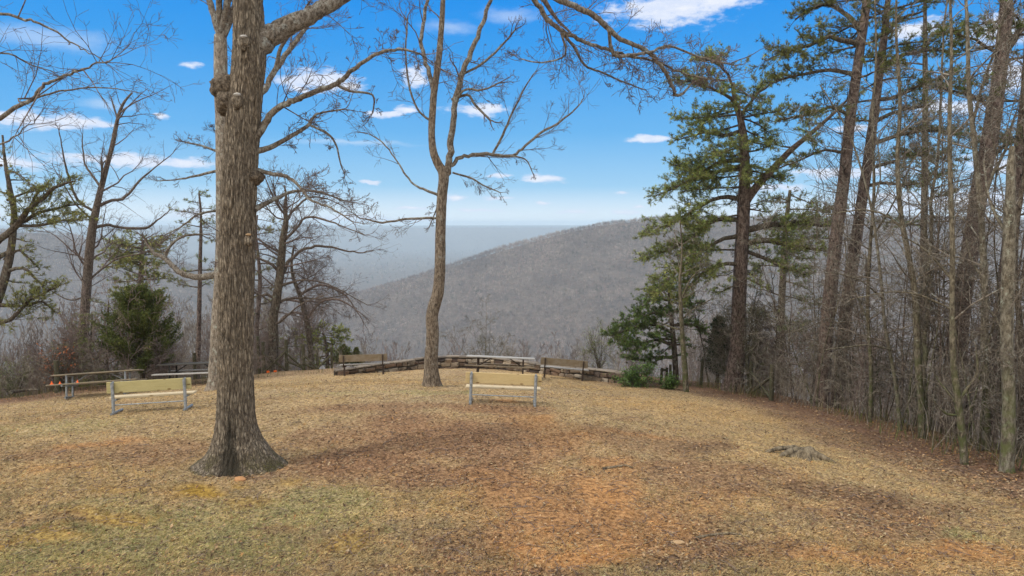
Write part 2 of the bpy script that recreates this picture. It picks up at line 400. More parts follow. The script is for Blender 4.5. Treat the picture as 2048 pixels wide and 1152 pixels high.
def m_plain(name, c, rough=.8, var=.25, sc=20):
    m, g, b = mat(name); tc = g.new('ShaderNodeTexCoord').outputs['Object']; n = g.noise(tc, sc, 4, .6)
    g.put(b.inputs['Base Color'], g.mix(n, tuple(x * (1 - var) for x in c) + (1,), tuple(min(1, x * (1 + var)) for x in c) + (1,)))
    b.inputs['Roughness'].default_value = rough; return m

M = {}
M['oak'] = m_bark('oak_bark', (.055, .043, .032), (.185, .148, .106), (.31, .265, .20), .26, 34, (.25, .25, .215), 5, .73, .012, ((.07, .062, .022), .5), True)
M['oak_limb'] = m_bark('oak_limb_bark', (.05, .04, .031), (.13, .106, .082), (.23, .205, .168), .6, 22, (.28, .285, .25), 7, .58, .008)
M['grey'] = m_bark('grey_bark', (.085, .07, .055), (.20, .165, .125), (.32, .28, .23), .35, 22, (.36, .37, .31), 6, .60, .008)
M['twig'] = m_bark('twig_bark', (.10, .07, .058), (.18, .135, .115), (.28, .22, .19), .8, 16, (.26, .25, .22), 9, .62, .003)
M['palebark'] = m_bark('pale_lichened_bark', (.06, .05, .036), (.13, .112, .08), (.22, .2, .155), .4, 18, (.32, .34, .265), 8, .63, .007, ((.09, .10, .035), 3.0))
M['pine'] = m_bark('pine_bark', (.04, .03, .025), (.112, .080, .065), (.215, .168, .14), .45, 16, (.24, .23, .20), 5, .68, .014)
M['darkbark'] = m_bark('dark_bark', (.03, .024, .018), (.085, .066, .048), (.16, .135, .10), .35, 20, (.20, .21, .16), 6, .62, .008)
M['midbark'] = m_bark('brown_grey_bark', (.05, .038, .028), (.135, .103, .074), (.25, .21, .16), .35, 24, (.27, .26, .22), 5, .64, .008)
M['paletwig'] = m_bark('pale_twig_bark', (.075, .062, .048), (.145, .122, .095), (.25, .215, .175), .8, 12, (.34, .35, .29), 8, .6, .003)
M['finetwig'] = m_bark('fine_twig_bark', (.06, .042, .036), (.115, .085, .072), (.20, .165, .14), .8, 16, (.24, .23, .20), 9, .66, .003)  # darker than the limbs: backlighting against the sky is put into this colour
M['darktwig'] = m_bark('dark_twig_bark', (.05, .038, .03), (.11, .085, .066), (.19, .155, .125), .6, 18, None, 6, .62, .004)
M['mossbark'] = m_bark('mossy_sapling_bark', (.045, .037, .026), (.105, .088, .06), (.20, .175, .125), .4, 20, (.29, .31, .22), 9, .66, .005, ((.075, .085, .03), 4))
M['needle'] = m_leaf('needle', .65, .45)
M['leaf'] = m_leaf('leaf', .55, .2, .4)
M['dry'] = m_leaf('dry_leaf', .9, .15, .1)
M['newwood'] = m_wood('new_pine_board', (.46, .335, .15), (.55, .42, .21), (.20, .12, .05))
M['greenwood'] = m_wood('treated_board', (.37, .31, .13), (.45, .385, .185), (.17, .11, .04))
M['paleboard'] = m_wood('pale_seat_board', (.56, .45, .27), (.64, .53, .35), (.34, .24, .12))
M['oldwood'] = m_wood('weathered_board', (.125, .09, .052), (.18, .135, .082), (.12, .08, .05), weather=(.22, .18, .13))
M['greyboard'] = m_wood('grey_board', (.33, .315, .29), (.43, .415, .385), (.25, .22, .2), weather=(.34, .32, .29))
M['tanboard'] = m_wood('tan_table_board', (.21, .17, .11), (.28, .23, .155), (.12, .09, .06), weather=(.20, .175, .14))
M['darkboard'] = m_wood('dark_table_board', (.045, .042, .036), (.075, .068, .058), (.03, .03, .025))
M['postwood'] = m_wood('fence_post_wood', (.05, .042, .026), (.095, .082, .052), (.035, .03, .02), 2, .85, (.075, .078, .042))
M['galv'] = m_metal('galvanised_pipe', (.20, .215, .22), (.40, .42, .43), .4, .5)
M['brownsteel'] = m_metal('brown_painted_steel', (.045, .032, .024), (.085, .06, .045), .2, .55)
M['wire'] = m_metal('fence_wire', (.16, .15, .14), (.26, .25, .23), .5, .5)
M['orange'] = m_plain('orange_plastic', (.95, .16, .025), .5, .1)
M['cone'] = m_plain('pine_cone', (.07, .045, .03), .9)
M['darkmetal'] = m_metal('dark_metal', (.03, .028, .026), (.06, .055, .05), .3, .6)

# ------------------------------------------------------------------ ground and hills (one sheet, cut where the woods begin)
def axis(lo, hi, step, far_lo, far_hi, grow=1.045, cap=60):
    a = list(np.arange(lo, hi + 1e-6, step))
    s = step
    while a[-1] < far_hi: s = min(s * grow, cap if abs(a[-1]) < 3000 else 160); a.append(a[-1] + s)
    b = []; s = step; c = lo
    while c > far_lo: s = min(s * grow, cap if abs(c) < 3000 else 160); c -= s; b.append(c)
    return np.array(b[::-1] + a)
XA = axis(-15, 13, .1, -9000, 9000); YA = axis(6, 30, .1, -60, 11200)
KIND_COL = dict(straw=(.485, .365, .21), gold=(.49, .35, .185), brown=(.30, .185, .11), orange=(.47, .26, .115), green=(.48, .42, .24),
                moss=(.36, .235, .05), leaf=(.20, .125, .09), dark=(.17, .11, .07), greydry=(.42, .33, .215))
_blobs = [  # colour, pixel centre, pixel half-size, strength  (each becomes an ellipse lying on the ground)
    ('gold', 1350, 815, 240, 40, .9), ('gold', 760, 765, 260, 16, .7), ('gold', 1180, 775, 120, 15, .8), ('gold', 1640, 870, 90, 22, .7),
    ('brown', 860, 870, 300, 60, .95), ('brown', 720, 930, 180, 45, 1), ('brown', 900, 960, 260, 50, .9), ('brown', 1000, 900, 200, 60, .8), ('brown', 330, 905, 110, 30, .7),
    ('brown', 780, 815, 220, 14, .75), ('brown', 1110, 1000, 180, 70, .7), ('brown', 960, 1090, 150, 60, .65), ('brown', 1000, 815, 120, 14, .9), ('brown', 150, 905, 160, 20, .5),
    ('brown', 1420, 950, 260, 55, .75), ('brown', 1300, 880, 200, 35, .6), ('dark', 1560, 830, 60, 12, .5), ('brown', 1300, 1060, 260, 80, .6), ('dark', 1680, 985, 200, 22, .6),
    ('dark', 1420, 895, 80, 14, .5), ('brown', 1750, 1040, 250, 60, .75), ('dark', 1850, 1010, 160, 30, .5), ('greydry', 1620, 1050, 110, 30, .6), ('dark', 1350, 1120, 140, 30, .5),
    ('green', 300, 1080, 420, 110, .75), ('green', 640, 1010, 160, 50, .8), ('green', 880, 1000, 90, 22, .5), ('green', 700, 785, 150, 8, .4), ('green', 860, 785, 110, 8, .55), ('green', 120, 850, 160, 30, .4), ('green', 1950, 1080, 60, 25, .6), ('green', 1420, 1130, 90, 20, .3),
    ('orange', 1230, 985, 55, 48, .85), ('orange', 1160, 1095, 130, 34, .9), ('orange', 1080, 1115, 120, 30, .7), ('orange', 1140, 1060, 220, 70, .45), ('orange', 1220, 930, 60, 30, .55), ('orange', 1290, 870, 90, 8, .55), ('orange', 1160, 870, 20, 8, .7),
    ('orange', 1010, 799, 38, 6, .9), ('orange', 210, 886, 110, 11, .8), ('orange', 120, 935, 80, 12, .35), ('orange', 1980, 1120, 110, 34, .75), ('orange', 1600, 1110, 140, 30, .4), ('orange', 1720, 1130, 160, 24, .4), ('orange', 1080, 835, 30, 8, .6), ('orange', 560, 932, 26, 7, .7),
    ('orange', 1120, 1000, 260, 110, .42), ('orange', 1120, 880, 110, 50, .42), ('orange', 1060, 840, 90, 20, .4), ('orange', 1750, 1120, 300, 40, .45), ('brown', 1500, 1100, 260, 40, .5), ('orange', 1400, 1000, 160, 30, .35), ('orange', 1330, 1050, 40, 30, .45), ('orange', 950, 1010, 200, 30, .25),
    ('moss', 400, 986, 62, 15, .95), ('moss', 485, 966, 28, 9, .9), ('moss', 470, 1010, 60, 18, .6), ('moss', 200, 1040, 120, 16, .75), ('moss', 110, 1075, 90, 14, .7), ('moss', 700, 1085, 60, 34, .6), ('moss', 240, 990, 80, 10, .5), ('moss', 30, 1090, 50, 12, .7), ('moss', 560, 968, 30, 7, .6),
    ('brown', 100, 1050, 110, 10, .5), ('brown', 560, 1060, 60, 10, .5), ('brown', 380, 1120, 90, 12, .35), ('dark', 60, 915, 40, 10, .4), ('brown', 1000, 1145, 300, 14, .7), ('leaf', 480, 945, 110, 12, .6)]
_bw = []
for k, u, v, ru, rv, s in _blobs:
    Y = 12.0
    for _ in range(25):                    # march to the ground
        p = P(u, v, Y); g0 = float(top_z(p[0], p[1])); slope = (P(u, v, Y + .01)[2] - p[2]) / .01 - (float(top_z(*P(u, v, Y + .01)[:2])) - g0) / .01
        Y = float(np.clip(Y - np.clip((p[2] - g0) / min(slope, -.02), -3, 3), 7.5, 29))
    Yn = Y * (v - HZ) / (v + rv - HZ); p = P(u, v, Y)
    _bw.append((k, p[0], Y, ru * Y / F, max(.18, Y - Yn), s))
def ground_colour(x, y):
    d, _, _ = edge_d(x, y)
    c = np.zeros(x.shape + (3,)) + KIND_COL['straw']; wx = x + n2(x, y, 1.1, 3, 41) * .45; wy = y + n2(x, y, 1.1, 3, 42) * .6
    br = n2(x, y, .55, 4, 43); patch = n2(x, y, 2.3, 3, 44)
    def over(c, col, w): return c * (1 - w[..., None]) + np.array(col) * w[..., None]
    c = over(c, KIND_COL['greydry'], np.clip(.35 + patch * .7, 0, .7))
    c = over(c, KIND_COL['brown'], sstep(.15, .6, n2(x, y, .9, 4, 45)) * .45)
    for k, cx, cy, rx, ry, s in _bw:
        r = np.sqrt(((wx - cx) / rx) ** 2 + ((wy - cy) / ry) ** 2)
        c = over(c, KIND_COL[k], np.clip(sstep(1.25, .35, r + br * .45) * s, 0, 1))
    right = (x > 2)
    e = np.where(right, sstep(-3.4, -.4, d + br * 1.2 + patch * .8), sstep(-1.6, .1, d + br * .6) * np.where(y > 24.5, .4, 1))
    c = over(c, KIND_COL['leaf'], np.clip(e, 0, 1) * .95)
    m = 1 + br * .16
    return c * m[..., None]
def build_ground():
    X, Y = np.meshgrid(XA, YA); Z = terrain(X, Y)
    v = np.stack([X, Y, Z], -1).reshape(-1, 3); nx, ny = len(XA), len(YA)
    i = (np.arange(ny - 1)[:, None] * nx + np.arange(nx - 1)[None]); q = np.stack([i, i + 1, i + 1 + nx, i + nx], -1).reshape(-1, 4)
    cx = v[q].mean(1); near = (np.abs(cx[:, 0]) < 30) & (cx[:, 1] < 42)
    # -- near ground
    m, g, b = mat('ground_dry_grass_and_soil'); tc = g.new('ShaderNodeTexCoord').outputs['Object']
    a = g.new('ShaderNodeAttribute', attribute_name='Col').outputs['Color']
    f1 = g.noise(g.mapping(tc, (1, 1.0, 1)), 14, 6, .7, .3); f2 = g.noise(tc, 55, 4, .7); f3 = g.noise(g.mapping(tc, (1, 1, 1), loc=(4, 7, 0)), 30, 5, .7, .8)
    c = g.mix(g.mrange(f1, .34, .70), g.mix(1, a, (.50, .45, .42, 1), 'MULTIPLY'), g.mix(1, a, (1.42, 1.36, 1.26, 1), 'MULTIPLY'))
    c = g.mix(g.mrange(f2, .55, .78, 0, .55), c, (.50, .39, .22, 1)); c = g.mix(g.mrange(f3, .57, .68, 0, .8), c, (.075, .05, .036, 1))
    g.put(b.inputs['Base Color'], c); b.inputs['Roughness'].default_value = .95; b.inputs['Specular IOR Level'].default_value = .05
    bump(g, b, g.math('ADD', f1, g.math('MULTIPLY', f2, .5)), .05, .9)
    def cut(sel, name, mt, colour):
        f = q[sel]; used = np.unique(f); mp = np.full(len(v), -1); mp[used] = np.arange(len(used)); vv = v[used]
        return tag(mesh_obj(name, vv, [mp[f]], mt, None, True, ground_colour(vv[:, 0], vv[:, 1]) if colour else None), kind='structure')
    cut(near, 'ground', m, True)
    # -- far hills: leaf-strewn forest floor
    m, g, b = mat('hills_forest_floor'); tc = g.new('ShaderNodeTexCoord').outputs['Object']
    s1 = g.noise(tc, .02, 5, .65); s2 = g.noise(tc, .15, 5, .7)
    c = g.ramp(g.math('ADD', g.math('MULTIPLY', s1, .5), g.math('MULTIPLY', s2, .5)), [(.36, (.095, .076, .066)), (.5, (.15, .12, .10)), (.64, (.20, .16, .13))])
    g.put(b.inputs['Base Color'], c); b.inputs['Specular IOR Level'].default_value = 0; bump(g, b, s2, 6.0)
    cut(~near, 'hills', m, False)
build_ground()

# ------------------------------------------------------------------ growing branches
def unit(v): return v / (math.sqrt(v[0] * v[0] + v[1] * v[1] + v[2] * v[2]) + 1e-12)
def perp(d, rng):
    r = rng.normal(size=3); r -= d * (r @ d); return unit(r)
def grow(out, p, d, L, r, lvl, rng, kids=(7, 5, 4), ratio=.55, wig=.16, trop=.03, spread=(.5, 1.05), npts=(7, 5, 4), rmin=.0035, t0=.2, flat=0.0):
    n = npts[min(lvl, len(npts) - 1)]; st = L / (n - 1); pts = [p]; d = unit(d)
    for i in range(n - 1):
        d = unit(d + rng.normal(size=3) * wig + np.array([0, 0, trop])); p = p + d * st; pts.append(p)
    rad = np.maximum(r * (1 - .8 * np.linspace(0, 1, n)), rmin); out.append((np.array(pts), rad))
    spawn(out, pts, rad, L, lvl, rng, kids, ratio, wig, trop, spread, npts, rmin, t0, flat)
def spawn(out, pts, rad, L, lvl, rng, kids, ratio=.55, wig=.16, trop=.03, spread=(.5, 1.05), npts=(7, 5, 4), rmin=.0035, t0=.2, flat=0.0, gain=.62):
    if lvl >= len(kids): return
    pts = np.asarray(pts); n = len(pts)
    for k in range(rng.poisson(kids[lvl])):
        t = t0 + (1 - t0) * rng.random() ** .85; f = t * (n - 1); i = min(int(f), n - 2); q = pts[i] + (pts[i + 1] - pts[i]) * (f - i)
        ax = unit(pts[i + 1] - pts[i]); s = perp(ax, rng); s[2] *= (1 - flat); s = unit(s); a = rng.uniform(*spread)
        l2 = L * ratio * (1.15 - .65 * t) * rng.uniform(.6, 1.3); rr = rad[i] * gain
        grow(out, q, ax * cos(a) + s * sin(a), l2, max(min(rr, l2 * .012), rmin), lvl + 1, rng, kids, ratio, wig * 1.12, trop, spread, npts, rmin, .2, flat)
def poly(pix, Y, dY=None):              # photographed limb: (u, v, width in px) -> points and radii
    n = len(pix); pts = []; rad = []
    for i, q in enumerate(pix):
        y = Y + (dY[i] if dY is not None else 0); pts.append(P(q[0], q[1], y)); rad.append(q[2] * y / F / 2)
    return np.array(pts), np.array(rad)
def refine(pts, rad, k=4, wob=0.0, rng=None):
    n = len(pts); t = np.linspace(0, n - 1, (n - 1) * k + 1); i = np.clip(t.astype(int), 0, n - 2); f = (t - i)[:, None]
    p0 = pts[np.maximum(i - 1, 0)]; p1 = pts[i]; p2 = pts[i + 1]; p3 = pts[np.minimum(i + 2, n - 1)]
    r = .5 * (2 * p1 + (p2 - p0) * f + (2 * p0 - 5 * p1 + 4 * p2 - p3) * f ** 2 + (3 * p1 - p0 - 3 * p2 + p3) * f ** 3)
    if wob: r[1:-1] += rng.normal(0, wob, r[1:-1].shape)
    return r, np.interp(t, np.arange(n), rad)
def plen(p): return float(np.linalg.norm(np.diff(p, axis=0), axis=1).sum())

def trunk_mesh(name, pts, rad, mt, parent, off, nseg=48, rows=90, flare=None, rough=.05, ridge=None, seed=0, cap=True):
    """solid trunk along a polyline with lumps, root flare and (optionally) furrowed bark cut into the mesh"""
    rng = np.random.default_rng(seed); p, r = refine(pts, rad, max(2, rows // (len(pts) - 1)))
    N = len(p); tan = np.gradient(p, axis=0); tan /= np.linalg.norm(tan, axis=1, keepdims=True)
    u = np.cross(np.array([0, 1.0, 0.05]), tan); u /= np.linalg.norm(u, axis=1, keepdims=True); w = np.cross(tan, u)
    a = np.arange(nseg) * 2 * pi / nseg; s = np.concatenate([[0], np.cumsum(np.linalg.norm(np.diff(p, axis=0), axis=1))])
    A, S = np.meshgrid(a, s); R = r[:, None] * np.ones_like(A) * .93
    cyl = np.stack([np.cos(A) * 1.3, np.sin(A) * 1.3, S * .8], -1)
    R = R * (1 + rough * fbm(cyl * 1.2, 3, seed) * 1.6)
    if flare:                              # (height, amount, lobes)
        h, am, lobes = flare; e = np.exp(-S / h) 
        lob = sum(np.abs(np.cos((A - ph) * .5)) ** 20 * am_ for ph, am_ in lobes)
        R = R * (1 + am * e ** 1.6 + lob * e ** 1.3)
    if ridge:                              # (depth, count round, stretch)
        dp, cnt, stz = ridge
        c2 = np.stack([np.cos(A) * cnt / 6.28, np.sin(A) * cnt / 6.28, S * stz], -1)
        c2 = c2 + np.stack([fbm(cyl * 3, 2, 7), fbm(cyl * 3, 2, 8), np.zeros_like(A)], -1) * .5
        nn = 1 - np.abs(fbm(c2, 2, seed + 3)) * 2.4; n3 = fbm(c2 * 2.6, 2, seed + 6)
        R = R + dp * (nn - .4) + dp * .5 * n3
    v = p[:, None, :] + (u[:, None, :] * np.cos(A)[..., None] + w[:, None, :] * np.sin(A)[..., None]) * R[..., None]
    i = np.arange(N - 1)[:, None] * nseg + np.arange(nseg); j = np.arange(N - 1)[:, None] * nseg + (np.arange(nseg) + 1) % nseg
    q = np.stack([i, j, j + nseg, i + nseg], -1).reshape(-1, 4)
    v = v.reshape(-1, 3); f = [q]
    if cap:
        v = np.concatenate([v, p[-1:]]); k = (N - 1) * nseg + np.arange(nseg); f.append(np.stack([k, (N - 1) * nseg + (np.arange(nseg) + 1) % nseg, np.full(nseg, N * nseg)], 1))
    return mesh_obj(name, v - np.asarray(off), f, mt, parent, True)

# ------------------------------------------------------------------ needles, leaves
def tufts(pos, dirs, rng, k=9, L=.085, w=.007, col=(.05, .075, .02), var=.35, spread=.75):
    pos = np.asarray(pos); dirs = np.asarray(dirs); n = len(pos)
    d = dirs[:, None, :] + rng.normal(0, spread, (n, k, 3)); d /= np.linalg.norm(d, axis=2, keepdims=True)
    s = np.cross(d, rng.normal(size=(n, k, 3))); s /= np.linalg.norm(s, axis=2, keepdims=True) + 1e-9
    l = L * rng.uniform(.7, 1.25, (n, k, 1)); b = pos[:, None, :]
    v = np.stack([b - s * w / 2, b + s * w / 2, b + d * l], 2).reshape(-1, 3)
    t = np.arange(n * k * 3).reshape(-1, 3)
    cc = np.asarray(col)[None, None] * np.exp(rng.normal(0, var, (n, 1, 1))) * (1 + rng.normal(0, .12, (n, k, 3))); cc = np.clip(np.repeat(cc, 3, 1).reshape(-1, 3), .004, 1)
    return v, t, cc
def flakes(pos, rng, L, w, tilt, cols, bend=.3, upbias=1.0):
    """little bent leaves or straws: two triangles each, random heading; tilt = how far from lying flat"""
    n = len(pos); a = rng.uniform(0, 2 * pi, n); up = np.abs(rng.normal(0, tilt, n))
    d = np.stack([np.cos(a) * np.cos(up), np.sin(a) * np.cos(up), np.sin(up)], 1); s = np.stack([-np.sin(a), np.cos(a), rng.normal(0, tilt * .6, n)], 1)
    l = (L * rng.uniform(.5, 1.4, n))[:, None]; ww = (w * rng.uniform(.6, 1.3, n))[:, None]
    nrm = np.cross(d, s); nrm[nrm[:, 2] < 0] *= -1
    v = np.stack([pos, pos + d * l * .5 + s * ww / 2 + nrm * l * bend * .3, pos + d * l, pos + d * l * .5 - s * ww / 2 + nrm * l * bend * .1], 1).reshape(-1, 3)
    i = np.arange(n)[:, None] * 4; t = np.concatenate([i + np.array([0, 1, 2]), i + np.array([0, 2, 3])])
    c = np.asarray(cols)[rng.integers(0, len(cols), n)] * np.exp(rng.normal(0, .22, (n, 1)))
    return v, t, np.repeat(c, 4, 0)

# ------------------------------------------------------------------ trees
def root_trunk(name, label, cat, trunk, Y, group=None, dY=None):
    pts, rad = poly(trunk, Y, dY); b = gz(pts[0][0], pts[0][1])
    if pts[0][2] > b + .08: pts = np.concatenate([[[pts[0][0], pts[0][1], b - .15]], pts]); rad = np.concatenate([[rad[0] * 1.15], rad])
    else: pts[0][2] = b - .15
    t = thing(name, label, cat, (pts[0][0], pts[0][1], b), 0, group)
    return t, pts, rad, np.array([pts[0][0], pts[0][1], b])
def tip_twigs(br, lp, lr, rng, kw):
    d = unit(lp[-1] - lp[-3]); L = min(1.6, max(.35, plen(lp) * .3))
    for k in range(3): grow(br, lp[-1] if k < 2 else lp[-3], d + rng.normal(0, .3, 3), L * rng.uniform(.6, 1.1), max(lr[-1] * .8, .006), 0, rng, (5, 3), .5, .2, **{k_: v_ for k_, v_ in kw.items() if k_ in ('trop',)})
def bare_tree(name, label, cat, Y, trunk, limbs=(), auto=None, bark='grey', lbark=None, seed=1, group=None, flare=None, nseg=20, rows=50, ridge=None,
              lkids=(12, 6, 3), kw=None, dY=None, ldY=None, rough=.05, trunk_kids=None, dry=None, tw='finetwig', lw=1.0):
    rng = np.random.default_rng(seed); t, pts, rad, off = root_trunk(name, label, cat, trunk, Y, group, dY)
    trunk_mesh('trunk', pts, rad, M[bark], t, off, nseg, rows, flare, rough, ridge, seed)
    kw = dict(kw or {}); tips = []
    for li, L in enumerate(limbs):
        lp, lr = poly(L, Y, None); nn = len(lp); side = rng.uniform(-.9, .9)
        lp[:, 1] += 0; depth = np.linspace(0, 1, nn) ** 1.2 * side * plen(lp) * .55   # limbs reach towards or away from the viewer too
        lp = np.array([P(q[0], q[1], Y + dd) for q, dd in zip(L, depth)])
        lp, lr = refine(lp, lr * lw, 4, min(.02, plen(lp) * .003), rng); br = [(lp, np.maximum(lr, .004))]; tip_twigs(br, lp, lr, rng, kw)
        spawn(br, lp, lr, plen(lp) * .62, 0, rng, lkids, t0=.08, **kw); lo = branch_mesh(br[:1], off).build('limb', M[lbark or bark], t, True); branch_mesh(br[1:], off).build('twigs', M[tw], lo, True)
    br = []
    if auto:
        rp, rr = refine(pts, rad, 6); seg = np.concatenate([[0], np.cumsum(np.linalg.norm(np.diff(rp, axis=0), axis=1))])
        for (cnt, a, b, L, up) in auto:
            for _ in range(cnt):
                s = rng.uniform(a, b) * seg[-1]; i = min(np.searchsorted(seg, s), len(rp) - 2); ax = unit(rp[i + 1] - rp[i]); q = perp(ax, rng)
                l = L * rng.uniform(.5, 1.2)
                grow(br, rp[i], q + ax * up, l, min(rr[i] * .5, l * .016), 0, rng, lkids, **kw)
        branch_mesh(br, off).build('crown', M[tw], t, True)
    if dry:                                # a few brown leaves still hanging
        allp = np.concatenate([b[0][-2:] for b in br]); pos = allp[rng.integers(0, len(allp), dry[0])] + rng.normal(0, .04, (dry[0], 3)) - off
        pos = pos[pos[:, 2] < dry[1]]
        v, tt, c = flakes(pos, rng, .09, .05, .8, [(.30, .11, .045), (.36, .15, .06), (.24, .09, .04)]); mesh_obj('dry_leaves', v, [tt], M['dry'], t, False, c)
    return t

def pine_limb(br, tp, td, cp, p, d, L, r, rng, droop=.0, dens=1.0, flat=.35, t0=.25, needle_t=.35):
    n = 8; pts = [p]; d = unit(np.asarray(d, float)); st = L / (n - 1)
    for i in range(n - 1):
        d = unit(d + rng.normal(size=3) * .09 + np.array([0, 0, -droop * (.6 - i / (n - 1))])); p = p + d * st; pts.append(p)
    pts = np.array(pts); rad = np.maximum(r * (1 - .82 * np.linspace(0, 1, n)), .005); br.append((pts, rad))
    pine_sub(br, tp, td, cp, pts, rad, L, rng, dens, flat, t0, needle_t)
def pine_sub(br, tp, td, cp, pts, rad, L, rng, dens=1.0, flat=.35, t0=.25, needle_t=.35):
    n = len(pts); m = max(5, int(L * 9.5 * dens))
    for k in range(m):
        t = t0 + (1 - t0) * (k + rng.random()) / m; f = t * (n - 1); i = min(int(f), n - 2); q = pts[i] + (pts[i + 1] - pts[i]) * (f - i)
        ax = unit(pts[i + 1] - pts[i]); s = unit(np.cross(ax, (0, 0, 1)) + 1e-6) * (1 if k % 2 else -1); s = s + np.array([0, 0, rng.normal(.12, flat)])
        l2 = min(L * .42, 1.15) * (1.15 - .75 * t) * rng.uniform(.5, 1.3); dd = unit(ax * rng.uniform(.6, 1.1) + s * rng.uniform(.6, 1))
        sp = [q]; e = dd
        for j in range(4): e = unit(e + rng.normal(size=3) * .16 + np.array([0, 0, .05])); sp.append(sp[-1] + e * l2 / 4)
        sp = np.array(sp); br.append((sp, np.linspace(min(rad[i] * .55, .012), .004, 5)))
        for j in range(max(2, int(l2 * 12))):
            tt = rng.uniform(needle_t, 1) * 4; ii = min(int(tt), 3); w = sp[ii] + (sp[ii + 1] - sp[ii]) * (tt - ii)
            ed = unit(e + rng.normal(size=3) * .7 + np.array([0, 0, .25])); l3 = rng.uniform(.05, .28) * min(1, l2)
            w2 = w + ed * l3; br.append((np.array([w, (w + w2) / 2 + rng.normal(0, .01, 3), w2]), np.array([.005, .004, .0035])))
            for h in range(2 if l3 > .12 else 1): tp.append(w + ed * l3 * (1 - .45 * h)); td.append(ed)
            if rng.random() < .07: cp.append(w2 + rng.normal(0, .03, 3))
def pine_tree(name, label, Y, trunk, limbs=(), auto=(), bark='pine', seed=1, col=(.055, .075, .026), nseg=24, rows=60, tk=13, tL=.115, tw=.0145, flare=None, dens=1.0,
              trunk_extra=(), group=None, dead=None, dY=None, cat='pine tree', droop=.05, flat=.35):
    rng = np.random.default_rng(seed); t, pts, rad, off = root_trunk(name, label, cat, trunk, Y, group, dY)
    trunk_mesh('trunk', pts, rad, M[bark], t, off, nseg, rows, flare, .05, (.012, 26, 2.2), seed)
    stems = [(pts, rad)]
    for e in trunk_extra:
        ep, er = poly(e, Y); ep[:, 1] += np.linspace(0, .8, len(ep)) * rng.choice([-1, 1]); stems.append((ep, er)); trunk_mesh('fork', ep, er, M[bark], t, off, 14, 30, None, .05, None, seed)
    br, tp, td, cp = [], [], [], []
    for L in limbs:                        # photographed limbs
        dd = rng.uniform(-.6, .6) * np.linspace(0, 1, len(L)); lp, lr = poly(L, Y, dd * 1.5); lp, lr = refine(lp, lr, 3, .015, rng); br.append((lp, np.maximum(lr, .006)))
        pine_sub(br, tp, td, cp, lp, lr, plen(lp), rng, dens * 1.3, flat)
    for (si, cnt, a, b, Lw, Le, up, dens_) in auto:   # stem, how many, from, to, reach west, reach east, rise
        sp, sr = refine(*stems[si], 6); zz = np.linspace(a, b, cnt) + rng.uniform(-.02, .02, cnt)
        ph = rng.uniform(0, 6.28)
        for k, s in enumerate(zz):
            f = np.clip(s, 0, .999) * (len(sp) - 1); i = int(f); q = sp[i]; ph += 2.4 + rng.normal(0, .4)
            d = np.array([cos(ph), sin(ph) * .9, up + rng.normal(0, .12)]); reach = Lw + (Le - Lw) * (cos(ph) + 1) / 2
            pine_limb(br, tp, td, cp, q, d, reach * rng.uniform(.6, 1.1), min(sr[i] * .45, .04), rng, droop, dens_ * dens, flat)
    if dead:
        cnt, a, b, L = dead; sp, sr = refine(*stems[0], 6)
        for _ in range(cnt):
            i = int(rng.uniform(a, b) * (len(sp) - 1)); ph = rng.uniform(0, 6.28)
            grow(br, sp[i], np.array([cos(ph), sin(ph), rng.normal(-.05, .25)]), L * rng.uniform(.4, 1.2), .02, 0, rng, (5, 3, 2))
    branch_mesh(br, off).build('crown', M['darkbark'], t, True)
    if tp:
        v, tt, c = tufts(np.array(tp) - off, np.array(td), rng, tk, tL, tw, col); mesh_obj('foliage', v, [tt], M['needle'], t, False, c)
    if cp:
        mb = MB()
        for q in np.array(cp) - off:
            o = np.array([(1, 0, 0), (-1, 0, 0), (0, 1, 0), (0, -1, 0), (0, 0, 1.3), (0, 0, -1.2)]) * .022; mb.add(q + o, None, [(0, 2, 4), (2, 1, 4), (1, 3, 4), (3, 0, 4), (2, 0, 5), (1, 2, 5), (3, 1, 5), (0, 3, 5)])
        tag(mb.build('cones', M['cone'], t, True), kind='stuff')
    return t

